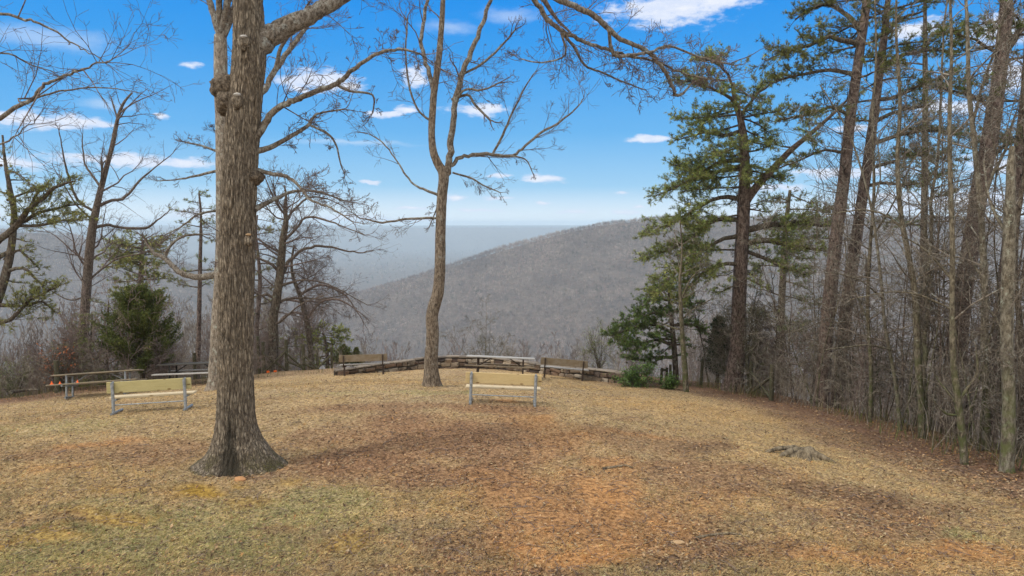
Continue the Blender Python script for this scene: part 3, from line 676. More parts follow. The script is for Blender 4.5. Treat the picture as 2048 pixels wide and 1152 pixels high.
# ---- the great oak in the foreground
def build_oak():
    Y = 11.9; rng = np.random.default_rng(5)
    tr = [(479, 930, 80.6), (478, 905, 76.8), (475, 875, 73.9), (472, 830, 71.0), (471, 700, 70.1), (473, 560, 70.1), (475, 470, 71.0), (479, 350, 70.1), (486, 250, 68.2), (492, 180, 66.2), (498, 110, 67.2), (498, 60, 62.4), (497, 0, 55.7), (499, -120, 48.0), (505, -260, 40.3)]
    t, pts, rad, off = root_trunk('oak_tree', 'massive old oak with a flared furrowed trunk in the foreground of the clearing', 'tree', tr, Y)
    trunk_mesh('trunk', pts, rad, M['oak'], t, off, 220, 560, (.46, .22, ((0.05, 1.9), (pi, 1.9), (pi * 1.5, .15), (pi * .5, .6), (5.55, 1.0), (3.85, 1.1), (4.5, .35), (.75, .8), (2.4, .8))), .035, (.020, 62, 3.2), 11)
    def limb(pix, dend, kids=(9, 6, 4), name='limb', lm='oak_limb', twf=.62, t0=.1, pw=1.2):
        n = len(pix); dd = np.linspace(0, 1, n) ** pw * dend; lp = np.array([P(q[0], q[1], Y + d) for q, d in zip(pix, dd)]); lr = np.array([q[2] for q in pix]) * (Y + dd) / F / 2
        lp, lr = refine(lp, lr, 5, plen(lp) * .002, rng); br = [(lp, np.maximum(lr, .004))]; tip_twigs(br, lp, lr, rng, {}); spawn(br, lp, lr, min(plen(lp) * twf, 1.5), 0, rng, kids, t0=t0, wig=.22)
        lo = branch_mesh(br[:1], off).build(name, M[lm], t, True); branch_mesh(br[1:], off).build('twigs', M['finetwig'], lo, True)
    # the thick right-hand limb that leaves the picture and comes down again over the view
    limb([(497, 110, 52), (530, 78, 46), (560, 60, 40), (610, 36, 33), (650, 14, 29), (700, -14, 26), (800, -70, 24), (900, -95, 22), (990, -75, 20), (1050, -30, 17)], .9, (8, 5, 3), t0=.35)
    limb([(1050, -30, 12.8), (1075, 10, 10.4), (1100, 42, 9.6), (1125, 62, 8.8), (1145, 72, 8.0), (1175, 86, 7.2), (1220, 100, 6.4), (1258, 112, 5.6), (1310, 122, 4.8), (1360, 145, 4.0), (1420, 160, 2.4)], 1.2, (20, 8, 3.2), twf=.34)
    limb([(1020, -62, 14.4), (1110, -6, 12.8), (1150, 12, 12.0), (1185, 30, 12.0), (1215, 55, 10.4), (1240, 78, 9.6), (1275, 92, 8.8), (1300, 106, 8.8), (1325, 135, 8.0), (1342, 165, 7.2), (1352, 190, 6.4), (1370, 183, 4.8), (1385, 165, 3.2)], 1.4, (26, 8, 3.2), twf=.34)
    limb([(1215, 55, 7.2), (1228, 108, 7.2), (1255, 110, 6.4), (1300, 104, 5.6), (1340, 92, 4.8), (1400, 115, 4.0), (1460, 128, 3.2)], 1.6, (16, 8, 3.2), twf=.45)
    limb([(1125, 64, 6.4), (1145, 90, 5.6), (1170, 130, 4.8), (1205, 145, 4.0), (1250, 165, 3.2), (1290, 180, 2.0)], 1.1, (12, 7, 2.4), twf=.5)
    limb([(1122, 66, 5.6), (1130, 110, 4.0), (1085, 125, 3.2), (1040, 118, 2.4)], .8, (6, 4, 2.4), twf=.6)
    # right-hand side branches
    limb([(508, 285, 16), (522, 262, 14), (545, 225, 13), (575, 207, 12), (605, 194, 11), (640, 180, 11), (672, 168, 10), (692, 152, 9), (720, 128, 8), (760, 105, 7), (805, 98, 5), (840, 108, 3)], -.9, (12, 6, 4), twf=.42)
    limb([(672, 168, 7), (700, 182, 5), (745, 190, 4), (746, 225, 2.5)], .5, (5, 4, 3), twf=.5)
    limb([(508, 303, 14), (532, 298, 11), (562, 284, 9), (592, 266, 8), (615, 252, 7), (626, 236, 6), (640, 226, 4), (690, 218, 3)], .8, (10, 6, 4), twf=.5)
    limb([(620, 250, 5), (655, 268, 5), (672, 290, 4), (682, 330, 3), (690, 350, 2)], .4, (5, 4, 3), twf=.5)
    limb([(512, 340, 9), (540, 347, 8), (575, 354, 7), (598, 372, 6), (622, 400, 5), (660, 415, 4), (700, 440, 2.5)], -.7, (11, 6, 4), twf=.55)
    limb([(508, 420, 13), (530, 408, 10), (555, 396, 8), (590, 382, 6), (640, 385, 4), (690, 402, 3)], 1.2, (11, 6, 4), twf=.55)
    # burrs and old branch scars
    mb = MB()
    def lump(u, v, ru, rv, out, dy=-.0):
        c = P(u, v, Y + dy); n = 32; th = np.linspace(0, pi, 21); ph = np.arange(n) * 2 * pi / n; T, Q = np.meshgrid(th, ph, indexing='ij')
        d = np.stack([np.sin(T) * np.cos(Q), np.cos(T), np.sin(T) * np.sin(Q)], -1); k = 1 + .30 * fbm(d * 1.7 + u, 3, int(u)) + .10 * fbm(d * 6 + u, 2, int(u) + 5) 
        vv = c + d * k[..., None] * np.array([ru, out, rv]); i = np.arange(20)[:, None] * n + np.arange(n); j = np.arange(20)[:, None] * n + (np.arange(n) + 1) % n
        b = MB(); b.add(vv.reshape(-1, 3) - off, np.stack([i, i + n, j + n, j], -1).reshape(-1, 4)); return b
    for u, v, ru, rv, o, dy in ((447, 174, .235, .20, .24, 0), (457, 205, .17, .26, .24, 0), (506, 355, .19, .15, .16, 0)): lump(u, v, ru, rv, o, dy).build('burr', M['burr'], t, True)
    for u, v, r in ((487, 80, .085), (474, 196, .085), (497, 476, .065)):
        yy = -.30 if v < 400 else -.315
        lump(u, v + 5, r * 1.2, r * 1.5, .055, yy).build('branch_scar', M['oak'], t, True)
        b = lump(u, v - 7, r * .7, r * .32, .04, yy - .035); b.build('scar_lip', M['scar'] if v < 400 else M['scar_tan'], t, True)
    return t
M['burr'] = m_bark('burr_bark', (.035, .027, .02), (.10, .078, .056), (.19, .155, .115), .9, 22, None, 5, .66, .02)
M['scar'] = m_plain('pale_scar_wood', (.36, .34, .31), .9, .3, 30); M['scar_tan'] = m_plain('tan_scar_wood', (.33, .22, .12), .9, .3, 30)
build_oak()

bare_tree('hardwood_tree', 'tall pale grey tree standing just behind the massive oak, forking high above it', 'tree', 20,
          [(431, 783, 42), (433, 755, 34), (439, 640, 32), (446, 500, 30), (446, 300, 28), (443, 200, 28), (441, 130, 27), (441, 70, 24)],
          [[(441, 75, 16), (428, 30, 13), (412, -15, 11), (400, -80, 9), (395, -150, 6)], [(441, 70, 16), (452, 20, 14), (460, -40, 12), (458, -130, 8)], [(443, 80, 13), (470, 10, 12), (480, -50, 9), (500, -140, 6)],
           [(440, 72, 12), (438, 0, 12), (434, -70, 9), (425, -150, 6)],
           [(446, 235, 13), (520, 190, 11), (545, 150, 11), (572, 112, 10), (600, 72, 9), (624, 35, 8), (650, -20, 6)], [(552, 140, 9), (562, 95, 7), (590, 55, 6), (615, 10, 4)],
           [(438, 548, 15), (405, 553, 13), (380, 552, 12), (357, 543, 11), (340, 526, 10), (322, 512, 9), (306, 505, 7), (290, 480, 4)], [(330, 515, 8), (335, 500, 6), (355, 478, 5), (390, 468, 3), (420, 470, 2)],
           [(440, 305, 5), (405, 292, 4), (368, 284, 2.5)], [(440, 340, 6), (400, 350, 5), (360, 358, 3), (320, 362, 2)], [(438, 420, 5), (395, 430, 4), (360, 455, 3), (330, 470, 2)]],
          [(8, .3, .9, 1.3, .3)], 'grey', 'oak_limb', 21, None, (.35, .3, ((0, .3), (2.5, .35), (4.2, .3))), 40, 120, (.008, 30, 2.0), (10, 6, 3))
bare_tree('hardwood_tree', 'slender two-stemmed bare tree with a crooked trunk, alone in the middle of the lawn', 'tree', 19,
          [(864, 771, 36), (863, 752, 32), (862, 720, 29), (864, 690, 27), (865, 662, 26), (864, 632, 26), (869, 610, 27), (876, 585, 25), (880, 540, 23), (881, 480, 22), (882, 430, 22), (884, 390, 22), (887, 350, 22), (876, 328, 18), (867, 305, 16), (863, 270, 14), (865, 225, 14), (868, 185, 14), (876, 130, 13), (881, 80, 12), (886, 0, 10), (888, -90, 7), (884, -170, 5)],
          [[(887, 356, 17), (897, 340, 14), (900, 315, 13), (901, 292, 13), (905, 250, 12), (909, 208, 11), (922, 154, 11), (937, 115, 10), (951, 83, 9), (966, 45, 8), (980, 0, 7), (1000, -60, 5), (1010, -130, 3)],
           [(867, 187, 10), (859, 146, 9), (848, 110, 8), (842, 83, 8), (846, 50, 7), (851, 21, 7), (858, -30, 5), (850, -100, 3)],
           [(902, 332, 8), (915, 318, 8), (935, 311, 7), (985, 309, 7), (1025, 312, 6), (1050, 292, 5), (1085, 265, 5), (1120, 243, 4), (1150, 218, 3), (1168, 196, 2)],
           [(985, 309, 5), (1005, 270, 5), (1025, 225, 4), (1050, 175, 3), (1070, 145, 2)], [(1020, 312, 4), (1050, 318, 3), (1065, 345, 2)],
           [(878, 392, 6), (852, 380, 5), (828, 368, 4), (808, 345, 4), (790, 315, 3), (765, 285, 3), (738, 268, 2)], [(879, 436, 5), (840, 436, 5), (800, 440, 4), (765, 445, 4), (738, 440, 3), (715, 434, 2)], [(879, 396, 4), (872, 420, 3), (860, 450, 2)],
           [(905, 345, 4), (940, 355, 4), (970, 372, 3), (1000, 385, 2)], [(907, 225, 6), (925, 182, 5), (965, 180, 4), (1000, 165, 3)], [(903, 200, 7), (935, 190, 5), (950, 210, 5), (980, 240, 4)],
           [(862, 240, 5), (840, 225, 4), (820, 180, 4), (812, 100, 3), (815, 40, 3)], [(922, 150, 5), (960, 130, 5), (1000, 95, 4), (1030, 60, 3)]],
          [(9, .62, .98, 1.3, .5)], 'midbark', 'oak_limb', 33, None, (.28, .3, ((.2, .6), (2.9, .7), (4.6, .4))), 30, 150, (.007, 26, 2.2), (8, 5, 3), rough=.05)

bare_tree('hardwood_tree', 'slim bare tree leaning right, left of the oak and behind the angled bench', 'tree', 28,
          [(163, 720, 22), (170, 620, 19), (176, 540, 18), (183, 470, 17), (190, 430, 15), (200, 385, 12), (213, 335, 10), (226, 285, 9), (236, 235, 7), (248, 205, 5), (265, 185, 3)],
          [[(190, 455, 8), (215, 450, 7), (240, 455, 6), (290, 456, 6), (315, 440, 4), (335, 425, 2)], [(196, 412, 8), (225, 400, 7), (250, 395, 6), (280, 360, 5), (310, 335, 3), (340, 312, 2)], [(190, 425, 7), (165, 408, 6), (150, 390, 6), (135, 345, 5), (125, 300, 3), (118, 262, 2)],
           [(202, 375, 6), (180, 345, 5), (168, 320, 4), (165, 270, 2)], [(206, 360, 5), (205, 330, 4), (214, 318, 3), (208, 308, 2)], [(200, 390, 4), (203, 350, 3), (202, 320, 2)], [(236, 240, 4), (228, 215, 4), (222, 195, 2)], [(178, 560, 5), (230, 520, 4), (290, 505, 3), (330, 480, 2)], [(175, 590, 4), (140, 600, 3), (100, 580, 2)]],
          [(22, .35, .95, 2.4, .75)], 'darktwig', 'darktwig', 41, None, None, 16, 60, (.008, 20, 2), (7, 4, 2), lw=.85)

bare_tree('hardwood_tree', 'dark spreading bare tree behind the rustic fence, right of the massive oak', 'tree', 30,
          [(543, 745, 24), (547, 690, 21), (546, 640, 20), (552, 605, 19), (560, 550, 17), (564, 500, 16), (567, 470, 14), (572, 445, 11), (570, 415, 8), (572, 390, 5), (568, 370, 3)],
          [[(558, 570, 10), (566, 545, 10), (580, 520, 9), (605, 500, 8), (640, 492, 7), (680, 498, 5), (715, 505, 4), (750, 500, 2)], [(566, 480, 8), (590, 460, 7), (612, 435, 6), (650, 440, 5), (690, 455, 3), (730, 470, 2)], [(560, 548, 8), (545, 530, 8), (525, 520, 6), (505, 510, 4), (480, 490, 2)],
           [(572, 440, 7), (592, 415, 6), (620, 395, 5), (655, 398, 3), (690, 415, 2)], [(570, 430, 6), (552, 405, 5), (540, 380, 4), (530, 355, 2)], [(550, 610, 9), (575, 598, 7), (610, 596, 5), (640, 598, 4), (690, 590, 2)], [(552, 600, 8), (536, 590, 7), (520, 590, 5), (500, 580, 3)],
           [(556, 575, 6), (580, 565, 5), (620, 560, 4), (670, 575, 3), (735, 610, 2)], [(548, 650, 7), (565, 640, 6), (600, 610, 4), (650, 590, 2)]],
          [(14, .55, .97, 3.0, .55), (6, .3, .6, 2.2, .5)], 'darkbark', 'darktwig', 51, None, None, 16, 60, (.008, 20, 2), (10, 6, 3), kw=dict(wig=.2), lw=.75)
bare_tree('hardwood_tree', 'leaning brown tree with drooping twiggy branches, beside the end of the rustic fence', 'tree', 32,
          [(624, 750, 14), (621, 700, 13), (615, 650, 12), (608, 620, 11), (598, 585, 9), (588, 560, 8), (583, 530, 6), (588, 490, 4)],
          [[(612, 640, 7), (640, 605, 5), (680, 600, 4), (720, 625, 2)], [(600, 590, 6), (640, 570, 5), (690, 590, 3), (725, 640, 2)], [(612, 630, 5), (585, 625, 4), (560, 640, 3), (535, 680, 2)], [(604, 605, 5), (570, 600, 4), (545, 620, 2)]],
          [(22, .35, .98, 2.0, .1)], 'darkbark', 'twig', 61, None, None, 12, 40, None, (11, 6, 3), kw=dict(trop=-.05))
bare_tree('hardwood_tree', 'bare tree at the left edge, its limbs arching in across the blue sky', 'tree', 15,
          [(-300, 900, 40), (-305, 600, 36), (-310, 300, 32), (-300, 100, 28), (-290, -100, 20), (-280, -260, 10)],
          [[(-300, 330, 20), (-120, 300, 15), (-20, 246, 12), (40, 212, 11), (66, 197, 10), (85, 172, 8), (110, 160, 7), (150, 145, 6), (185, 130, 4), (225, 118, 3)], [(60, 198, 7), (90, 190, 6), (130, 180, 5), (190, 176, 4), (235, 178, 3), (285, 188, 2)],
           [(-295, 60, 16), (-120, 50, 11), (-10, 26, 8), (40, 36, 7), (80, 46, 6), (115, 62, 5), (145, 85, 4), (180, 105, 3), (215, 128, 2)], [(-300, 200, 14), (-120, 150, 8), (0, 105, 5), (50, 125, 4), (110, 145, 2)], [(-300, 480, 14), (-100, 330, 8), (0, 290, 5), (40, 265, 3), (70, 240, 2)]],
          None, 'oak_limb', 'oak_limb', 71, None, None, 16, 40, None, (8, 4, 2), lw=.72)

# ---- evergreens on the left
pine_tree('pine_tree', 'sparse pine with flat tiers of needles at the left edge of the view', 25,
          [(-40, 790, 22), (-20, 650, 20), (8, 560, 17), (22, 500, 14), (28, 430, 12), (20, 380, 10), (10, 320, 6), (5, 270, 3)],
          [[(26, 500, 10), (-30, 530, 8)], [(-60, 540, 14), (0, 480, 13), (35, 450, 12), (55, 420, 10), (85, 398, 8), (110, 375, 6), (150, 362, 3)], [(40, 445, 8), (80, 425, 6), (120, 415, 4), (165, 408, 3)], [(60, 415, 6), (75, 385, 5), (95, 370, 3)], [(24, 450, 8), (75, 452, 6), (120, 442, 4), (165, 440, 2)],
           [(12, 545, 9), (45, 535, 6), (75, 560, 4), (90, 580, 2)], [(10, 520, 8), (40, 500, 5), (70, 530, 3)], [(0, 610, 9), (45, 612, 6), (85, 605, 4), (110, 625, 2)], [(15, 400, 6), (50, 385, 4), (80, 380, 2)], [(10, 340, 5), (40, 350, 3), (60, 370, 2)], [(5, 330, 5), (-40, 340, 3)], [(-40, 650, 12), (20, 640, 8), (60, 600, 5), (120, 570, 3)]],
          [(0, 8, .4, .97, 1.0, .8, .1, .7)], seed=81, bark='darkbark', col=(0.217, 0.217, 0.068), tk=10, tL=.11, tw=.013)
pine_tree('pine_tree', 'pale olive pine rising behind the dark cedar on the left', 36,
          [(288, 760, 15), (284, 640, 13), (282, 560, 11), (284, 510, 8), (286, 480, 4)], [],
          [(0, 40, .45, .99, 1.75, 1.75, .12, 1.0)], seed=82, col=(0.275, 0.280, 0.108), tk=14, tL=.13, tw=.02, flat=.5)
pine_tree('pine_tree', 'bushy low pine behind the weathered bench left of the stone wall', 33,
          [(650, 775, 9), (655, 720, 8), (650, 680, 5), (645, 665, 3)], [], [(0, 24, .3, .98, 1.1, 1.3, .1, 1.1)], seed=83, col=(0.246, 0.266, 0.068), tk=14, tL=.12, tw=.018)
pine_tree('pine_tree', 'small pine half hidden behind the rustic fence posts', 33,
          [(560, 775, 8), (562, 720, 7), (575, 690, 4), (578, 675, 3)], [], [(0, 14, .35, .98, .9, 1.0, .1, .9)], seed=84, col=(0.203, 0.217, 0.068), tk=14, tL=.12, tw=.011)
pine_tree('pine_tree', 'scraggly pine with olive needles showing between the oak and the dark spreading tree', 34,
          [(516, 770, 10), (514, 660, 9), (520, 560, 8), (512, 470, 5), (515, 430, 3)], [], [(0, 20, .35, .98, 1.0, 1.5, .1, .8)], seed=85, col=(0.203, 0.196, 0.074), tk=13, tL=.13, tw=.018)
pine_tree('pine_tree', 'thin pine with light green needles just left of the massive oak', 33,
          [(395, 775, 10), (398, 650, 9), (400, 540, 8), (402, 440, 5), (398, 385, 3)], [], [(0, 16, .55, .98, 1.2, .8, .1, .7)], seed=86, col=(0.217, 0.224, 0.081), tk=13, tL=.13, tw=.018)
for i, (u, v, Yy, tv, lab) in enumerate(((183, 770, 26, 628, 'feathery light green young pine beside the slim leaning tree'), (216, 768, 26, 600, 'feathery young pine close against the left side of the dark cedar'), (158, 775, 27, 690, 'smallest feathery young pine, left of the slim leaning tree'))):
    pine_tree('young_pine', lab, Yy, [(u, v, 6), (u - 2, (v + tv) / 2, 4), (u + 2, tv, 2)], [], [(0, 46, .08, .98, .85, .85, .35, 1.1)], seed=90 + i, col=(0.246, 0.266, 0.095), tk=14, tL=.12, tw=.008, nseg=8, rows=16, bark='darkbark', group='young pines beside the cedar', flat=.6)

def cedar(name, label, u, v, Yy, tv, half, seed, n=9000, col=(0.048, 0.070, 0.019), cat='cedar tree', low=.1, tips=.2, pw=.5):
    rng = np.random.default_rng(seed); b = P(u, v, Yy); g0 = gz(b[0], b[1]); top = P(u, tv, Yy)[2]; H = top - g0; Rm = half * Yy / F
    t = thing(name, label, cat, (b[0], b[1], g0)); MBt = MB(); MBt.tube([(0, 0, -.1), (.02, 0, H * .4), (0, .02, H * .97)], [.09, .055, .01], 10); MBt.build('trunk', M['darkbark'], t, True)
    br = []; tp = []; td = []; nb = 210
    for k in range(nb):
        s = low + (1 - low) * (k / nb) ** .9 * .98; ph = k * 2.4 + rng.normal(0, .3); prof = (1 - s) ** pw * (.7 + .3 * min(1, s / .15)); L = Rm * prof * rng.uniform(.6, 1.32) + .06
        p = np.array([0, 0, H * s]); d = unit(np.array([cos(ph), sin(ph), .35 + .9 * s])); pts = [p]
        for j in range(4): d = unit(d + rng.normal(size=3) * .12 + np.array([0, 0, .10])); pts.append(pts[-1] + d * L / 4)
        pts = np.array(pts); br.append((pts, np.linspace(.02 * (1 - s) + .006, .004, 5)))
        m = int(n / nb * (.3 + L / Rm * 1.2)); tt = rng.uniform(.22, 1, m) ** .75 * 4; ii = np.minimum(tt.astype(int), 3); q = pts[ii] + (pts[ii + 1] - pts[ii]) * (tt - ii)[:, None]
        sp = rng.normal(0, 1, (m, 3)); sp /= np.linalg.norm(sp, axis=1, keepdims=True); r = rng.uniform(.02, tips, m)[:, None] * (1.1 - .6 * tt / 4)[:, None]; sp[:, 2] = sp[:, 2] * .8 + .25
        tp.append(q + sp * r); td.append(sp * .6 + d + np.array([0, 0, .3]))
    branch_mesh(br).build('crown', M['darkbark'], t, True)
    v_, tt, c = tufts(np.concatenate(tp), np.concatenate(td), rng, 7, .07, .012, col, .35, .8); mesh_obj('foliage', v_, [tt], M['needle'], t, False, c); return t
cedar('cedar_tree', 'dense dark green cone-shaped cedar behind the left picnic table', 285, 757, 25, 588, 102, 101, 30000, (.12, .14, .042), tips=.30, pw=.55)
cedar('cedar_tree', 'small pointed cedar behind the weathered bench at the left end of the wall', 688, 752, 31, 692, 30, 102, 2600, (.15, .17, .055), tips=.10, pw=.95)
cedar('cedar_tree', 'tiny pointed cedar poking up right above the weathered left wall bench', 714, 752, 32, 697, 22, 103, 1700, (.15, .17, .055), tips=.09, pw=.95)
cedar('cedar_tree', 'dark dense evergreen left of the big pine trunk', 1434, 780, 27, 640, 42, 104, 5000, (.022, .036, .014))

# ---- evergreens on the right
GR = (.25, .28, .10)
pine_tree('pine_tree', 'broad pine with drooping tiers of needles, its trunk at the fence corner', 24,
          [(1466, 785, 44), (1470, 745, 36), (1476, 690, 33), (1478, 600, 30), (1483, 500, 28), (1488, 400, 26), (1490, 330, 20), (1487, 280, 18), (1480, 235, 13), (1470, 205, 10), (1466, 165, 6)],
          [[(1475, 210, 9), (1450, 190, 6), (1420, 175, 5), (1385, 165, 3), (1350, 160, 2)], [(1485, 262, 9), (1450, 270, 7), (1420, 265, 5), (1390, 270, 3), (1350, 280, 2)], [(1490, 320, 11), (1440, 325, 8), (1400, 350, 6), (1360, 370, 4), (1310, 392, 2)], [(1489, 330, 10), (1430, 345, 7), (1390, 340, 5), (1345, 330, 2)],
           [(1488, 400, 11), (1440, 395, 8), (1390, 420, 6), (1345, 445, 4), (1300, 465, 2)], [(1484, 440, 11), (1430, 440, 8), (1390, 470, 6), (1340, 500, 4), (1295, 515, 2)], [(1482, 470, 10), (1430, 485, 7), (1380, 520, 5), (1335, 560, 3), (1310, 590, 2)], [(1480, 530, 9), (1440, 530, 7), (1390, 560, 5), (1360, 600, 3)],
           [(1478, 240, 8), (1500, 205, 6), (1530, 175, 4), (1560, 155, 2)], [(1470, 200, 6), (1455, 150, 5), (1430, 125, 3), (1400, 120, 2)], [(1486, 460, 14), (1540, 450, 12), (1600, 445, 9), (1660, 450, 6)], [(1484, 490, 13), (1530, 480, 11), (1580, 490, 9), (1640, 500, 6)], [(1484, 500, 9), (1560, 530, 6), (1610, 550, 3)]],
          [(0, 22, .58, .97, 2.0, 1.5, -.05, 1.1), (0, 14, .34, .62, 2.1, .9, -.1, 1.0), (1, 12, .3, .99, 1.1, 1.5, .1, 1.0)], seed=111, col=GR, flare=(.5, .3, ((.4, .3), (3, .4))), dens=1.55,
          trunk_extra=[[(1490, 405, 18), (1512, 372, 17), (1535, 345, 15), (1570, 305, 12), (1612, 268, 9), (1650, 232, 6), (1690, 190, 3)]], dead=(22, .3, .6, 1.6), nseg=40, rows=120, droop=.09)
pine_tree('pine_tree', 'tall leaning pine with reddish bark, left one of the close pair in the thicket', 21,
          [(1640, 835, 32.7), (1646, 760, 29.2), (1655, 640, 27.5), (1672, 480, 24.9), (1690, 340, 22.4), (1700, 240, 20.6), (1714, 140, 18.9), (1727, 50, 17.2), (1733, 0, 15.5), (1740, -120, 12.0), (1745, -240, 7.7), (1748, -320, 3.4)],
          [[(1722, 90, 12), (1660, 75, 8), (1620, 90, 6), (1570, 105, 4), (1535, 120, 2)], [(1725, 60, 11), (1680, 20, 8), (1640, 10, 6), (1590, 40, 3)], [(1712, 150, 10), (1660, 140, 7), (1600, 150, 5), (1550, 165, 3)], [(1702, 230, 8), (1660, 215, 6), (1610, 230, 4), (1560, 240, 2)], [(1694, 310, 7), (1650, 300, 5), (1600, 320, 3), (1560, 335, 2)]],
          [(0, 26, .56, .99, 2.2, 1.3, .05, .9)], seed=112, col=(0.167, 0.175, 0.061), nseg=36, rows=120, dead=(16, .15, .6, 1.4))
pine_tree('pine_tree', 'tall leaning pine with reddish bark, right one of the close pair in the thicket', 21.6,
          [(1672, 838, 29.2), (1678, 760, 27.5), (1690, 640, 25.8), (1712, 480, 22.4), (1735, 330, 19.8), (1752, 200, 17.2), (1765, 100, 14.6), (1774, 20, 11.2), (1780, -60, 6.9), (1783, -130, 3.4)],
          [[(1770, 70, 9), (1800, 40, 6), (1850, 20, 3)], [(1762, 130, 9), (1810, 110, 7), (1870, 100, 5), (1920, 105, 3)], [(1752, 200, 9), (1800, 190, 7), (1850, 165, 5), (1905, 150, 3)], [(1748, 245, 9), (1800, 220, 6), (1860, 210, 4)], [(1742, 290, 9), (1800, 270, 7), (1860, 262, 5), (1920, 265, 3)], [(1735, 340, 8), (1790, 320, 6), (1840, 310, 4), (1890, 320, 2)], [(1730, 370, 8), (1780, 365, 6), (1830, 370, 4), (1880, 355, 2)]],
          [(0, 22, .52, .99, 1.4, 1.8, .05, .9)], seed=113, col=(0.160, 0.168, 0.057), nseg=34, rows=120, dead=(16, .15, .6, 1.4))
pine_tree('pine_tree', 'thickest leaning pine near the right edge, dark brown bark and broken side limbs', 17.5,
          [(1900, 872, 44.7), (1906, 780, 39.6), (1916, 660, 37.0), (1930, 560, 34.4), (1945, 470, 33.5), (1963, 360, 31.8), (1984, 250, 29.2), (2000, 140, 26.7), (2010, 40, 24.1), (2016, -60, 20.6), (2022, -200, 13.8), (2028, -320, 6.9)],
          [[(2004, 110, 16), (2030, 75, 13), (2060, 40, 10), (2110, 10, 6)], [(1966, 350, 9), (2000, 300, 7), (2060, 260, 4)], [(1990, 215, 8), (1940, 190, 5), (1890, 180, 3)], [(2005, 110, 8), (1950, 80, 5), (1900, 60, 3)]],
          [(0, 16, .66, .99, 1.3, 1.5, .1, .8)], seed=114, col=(0.145, 0.161, 0.054), nseg=44, rows=130, dead=(16, .3, .7, 1.0))
pine_tree('pine_tree', 'thick pine with scaly reddish trunk at the right edge, behind the mottled tree', 18.5,
          [(1978, 880, 34.4), (1985, 800, 29.2), (1992, 700, 27.5), (2004, 600, 24.9), (2018, 480, 23.2), (2034, 350, 21.5), (2050, 200, 18.9), (2060, 50, 15.5), (2068, -100, 11.2), (2070, -240, 5.2)],
          [], [(0, 14, .6, .99, 1.6, 1.2, .05, .9)], seed=115, col=(0.145, 0.154, 0.057), nseg=36, rows=110, dead=(12, .3, .7, .9))
pine_tree('pine_tree', 'low spreading pine with blue-green boughs reaching left over the wall end', 25,
          [(1352, 782, 13), (1350, 720, 12), (1345, 660, 10), (1340, 610, 8), (1338, 575, 4)],
          [[(1345, 665, 8), (1310, 650, 6), (1270, 655, 5), (1222, 672, 3)], [(1347, 690, 8), (1310, 680, 6), (1270, 690, 4), (1235, 672, 2)], [(1342, 630, 7), (1310, 625, 5), (1270, 640, 3), (1240, 650, 2)], [(1340, 600, 6), (1310, 598, 4), (1285, 612, 2)], [(1348, 715, 7), (1310, 715, 5), (1275, 720, 3), (1250, 715, 2)], [(1340, 590, 5), (1370, 600, 4), (1395, 620, 2)], [(1345, 650, 6), (1385, 650, 5), (1410, 665, 2)]],
          [(0, 26, .3, .98, 1.25, .9, .08, 1.0)], seed=116, col=(0.123, 0.175, 0.057), tk=15, tL=.11, tw=.018, dens=1.25, bark='darkbark')
pine_tree('pine_tree', 'dim pine foliage deep in the thicket behind the close pair of trunks', 33,
          [(1560, 800, 18), (1562, 650, 16), (1570, 480, 12), (1580, 380, 5)], [], [(0, 26, .35, .98, 2.2, 2.2, .05, .8)], seed=117, col=(0.145, 0.154, 0.068), tL=.13, tw=.018, dead=(10, .2, .5, 1.5), bark='darkbark')
pine_tree('pine_tree', 'distant pine crown filling the sky between the pair of pines and the thickest pine', 30,
          [(1840, 860, 16), (1845, 600, 14), (1850, 300, 12), (1850, 60, 8), (1850, -60, 3)], [], [(0, 28, .5, .98, 2.2, 2.2, .05, .65)], seed=118, col=(0.145, 0.154, 0.061), tL=.13, tw=.018, bark='darkbark')

# ---- bare trees and saplings on the right
bare_tree('hardwood_tree', 'mottled lichen-covered tree nearest the viewer at the right edge, its top snapped off', 'tree', 12.8,
          [(2015, 945, 30), (2015, 900, 25), (2018, 800, 24), (2014, 700, 24), (2015, 600, 25), (2018, 500, 24), (2019, 430, 22), (2021, 380, 18), (2022, 330, 15), (2024, 292, 8)],
          [[(2017, 700, 5), (2000, 650, 4), (1975, 610, 3), (1960, 560, 2)], [(2018, 470, 8), (1990, 430, 6), (1975, 380, 4), (1968, 320, 3)]],
          [(9, .3, .9, .9, .4)], 'palebark', 'palebark', 121, None, (.2, .3, ((0, .3), (3, .3))), 26, 90, (.006, 14, 2), (6, 4, 2), rough=.07, tw='paletwig')
bare_tree('hardwood_tree', 'slender curving sapling with pale forked side branch, left of the mottled snapped tree', 'tree', 13.3,
          [(1930, 930, 17), (1926, 890, 15), (1919, 830, 15), (1915, 790, 14), (1908, 740, 13), (1905, 680, 12), (1904, 600, 11), (1905, 500, 11), (1902, 400, 10), (1899, 250, 8), (1903, 100, 6), (1898, -60, 4)],
          [[(1918, 815, 5), (1900, 790, 4), (1880, 765, 3), (1865, 740, 2)], [(1919, 830, 5), (1895, 828, 5), (1878, 815, 3), (1866, 800, 2)], [(1916, 800, 7), (1940, 770, 5), (1955, 740, 5), (1952, 700, 3)], [(1904, 560, 5), (1850, 500, 4), (1800, 470, 2)], [(1904, 620, 4), (1840, 590, 3), (1770, 585, 2), (1700, 600, 2)]],
          [(14, .3, .95, 1.3, .6)], 'mossbark', 'mossbark', 122, None, None, 16, 70, None, (6, 4, 2), rough=.06, tw='paletwig')
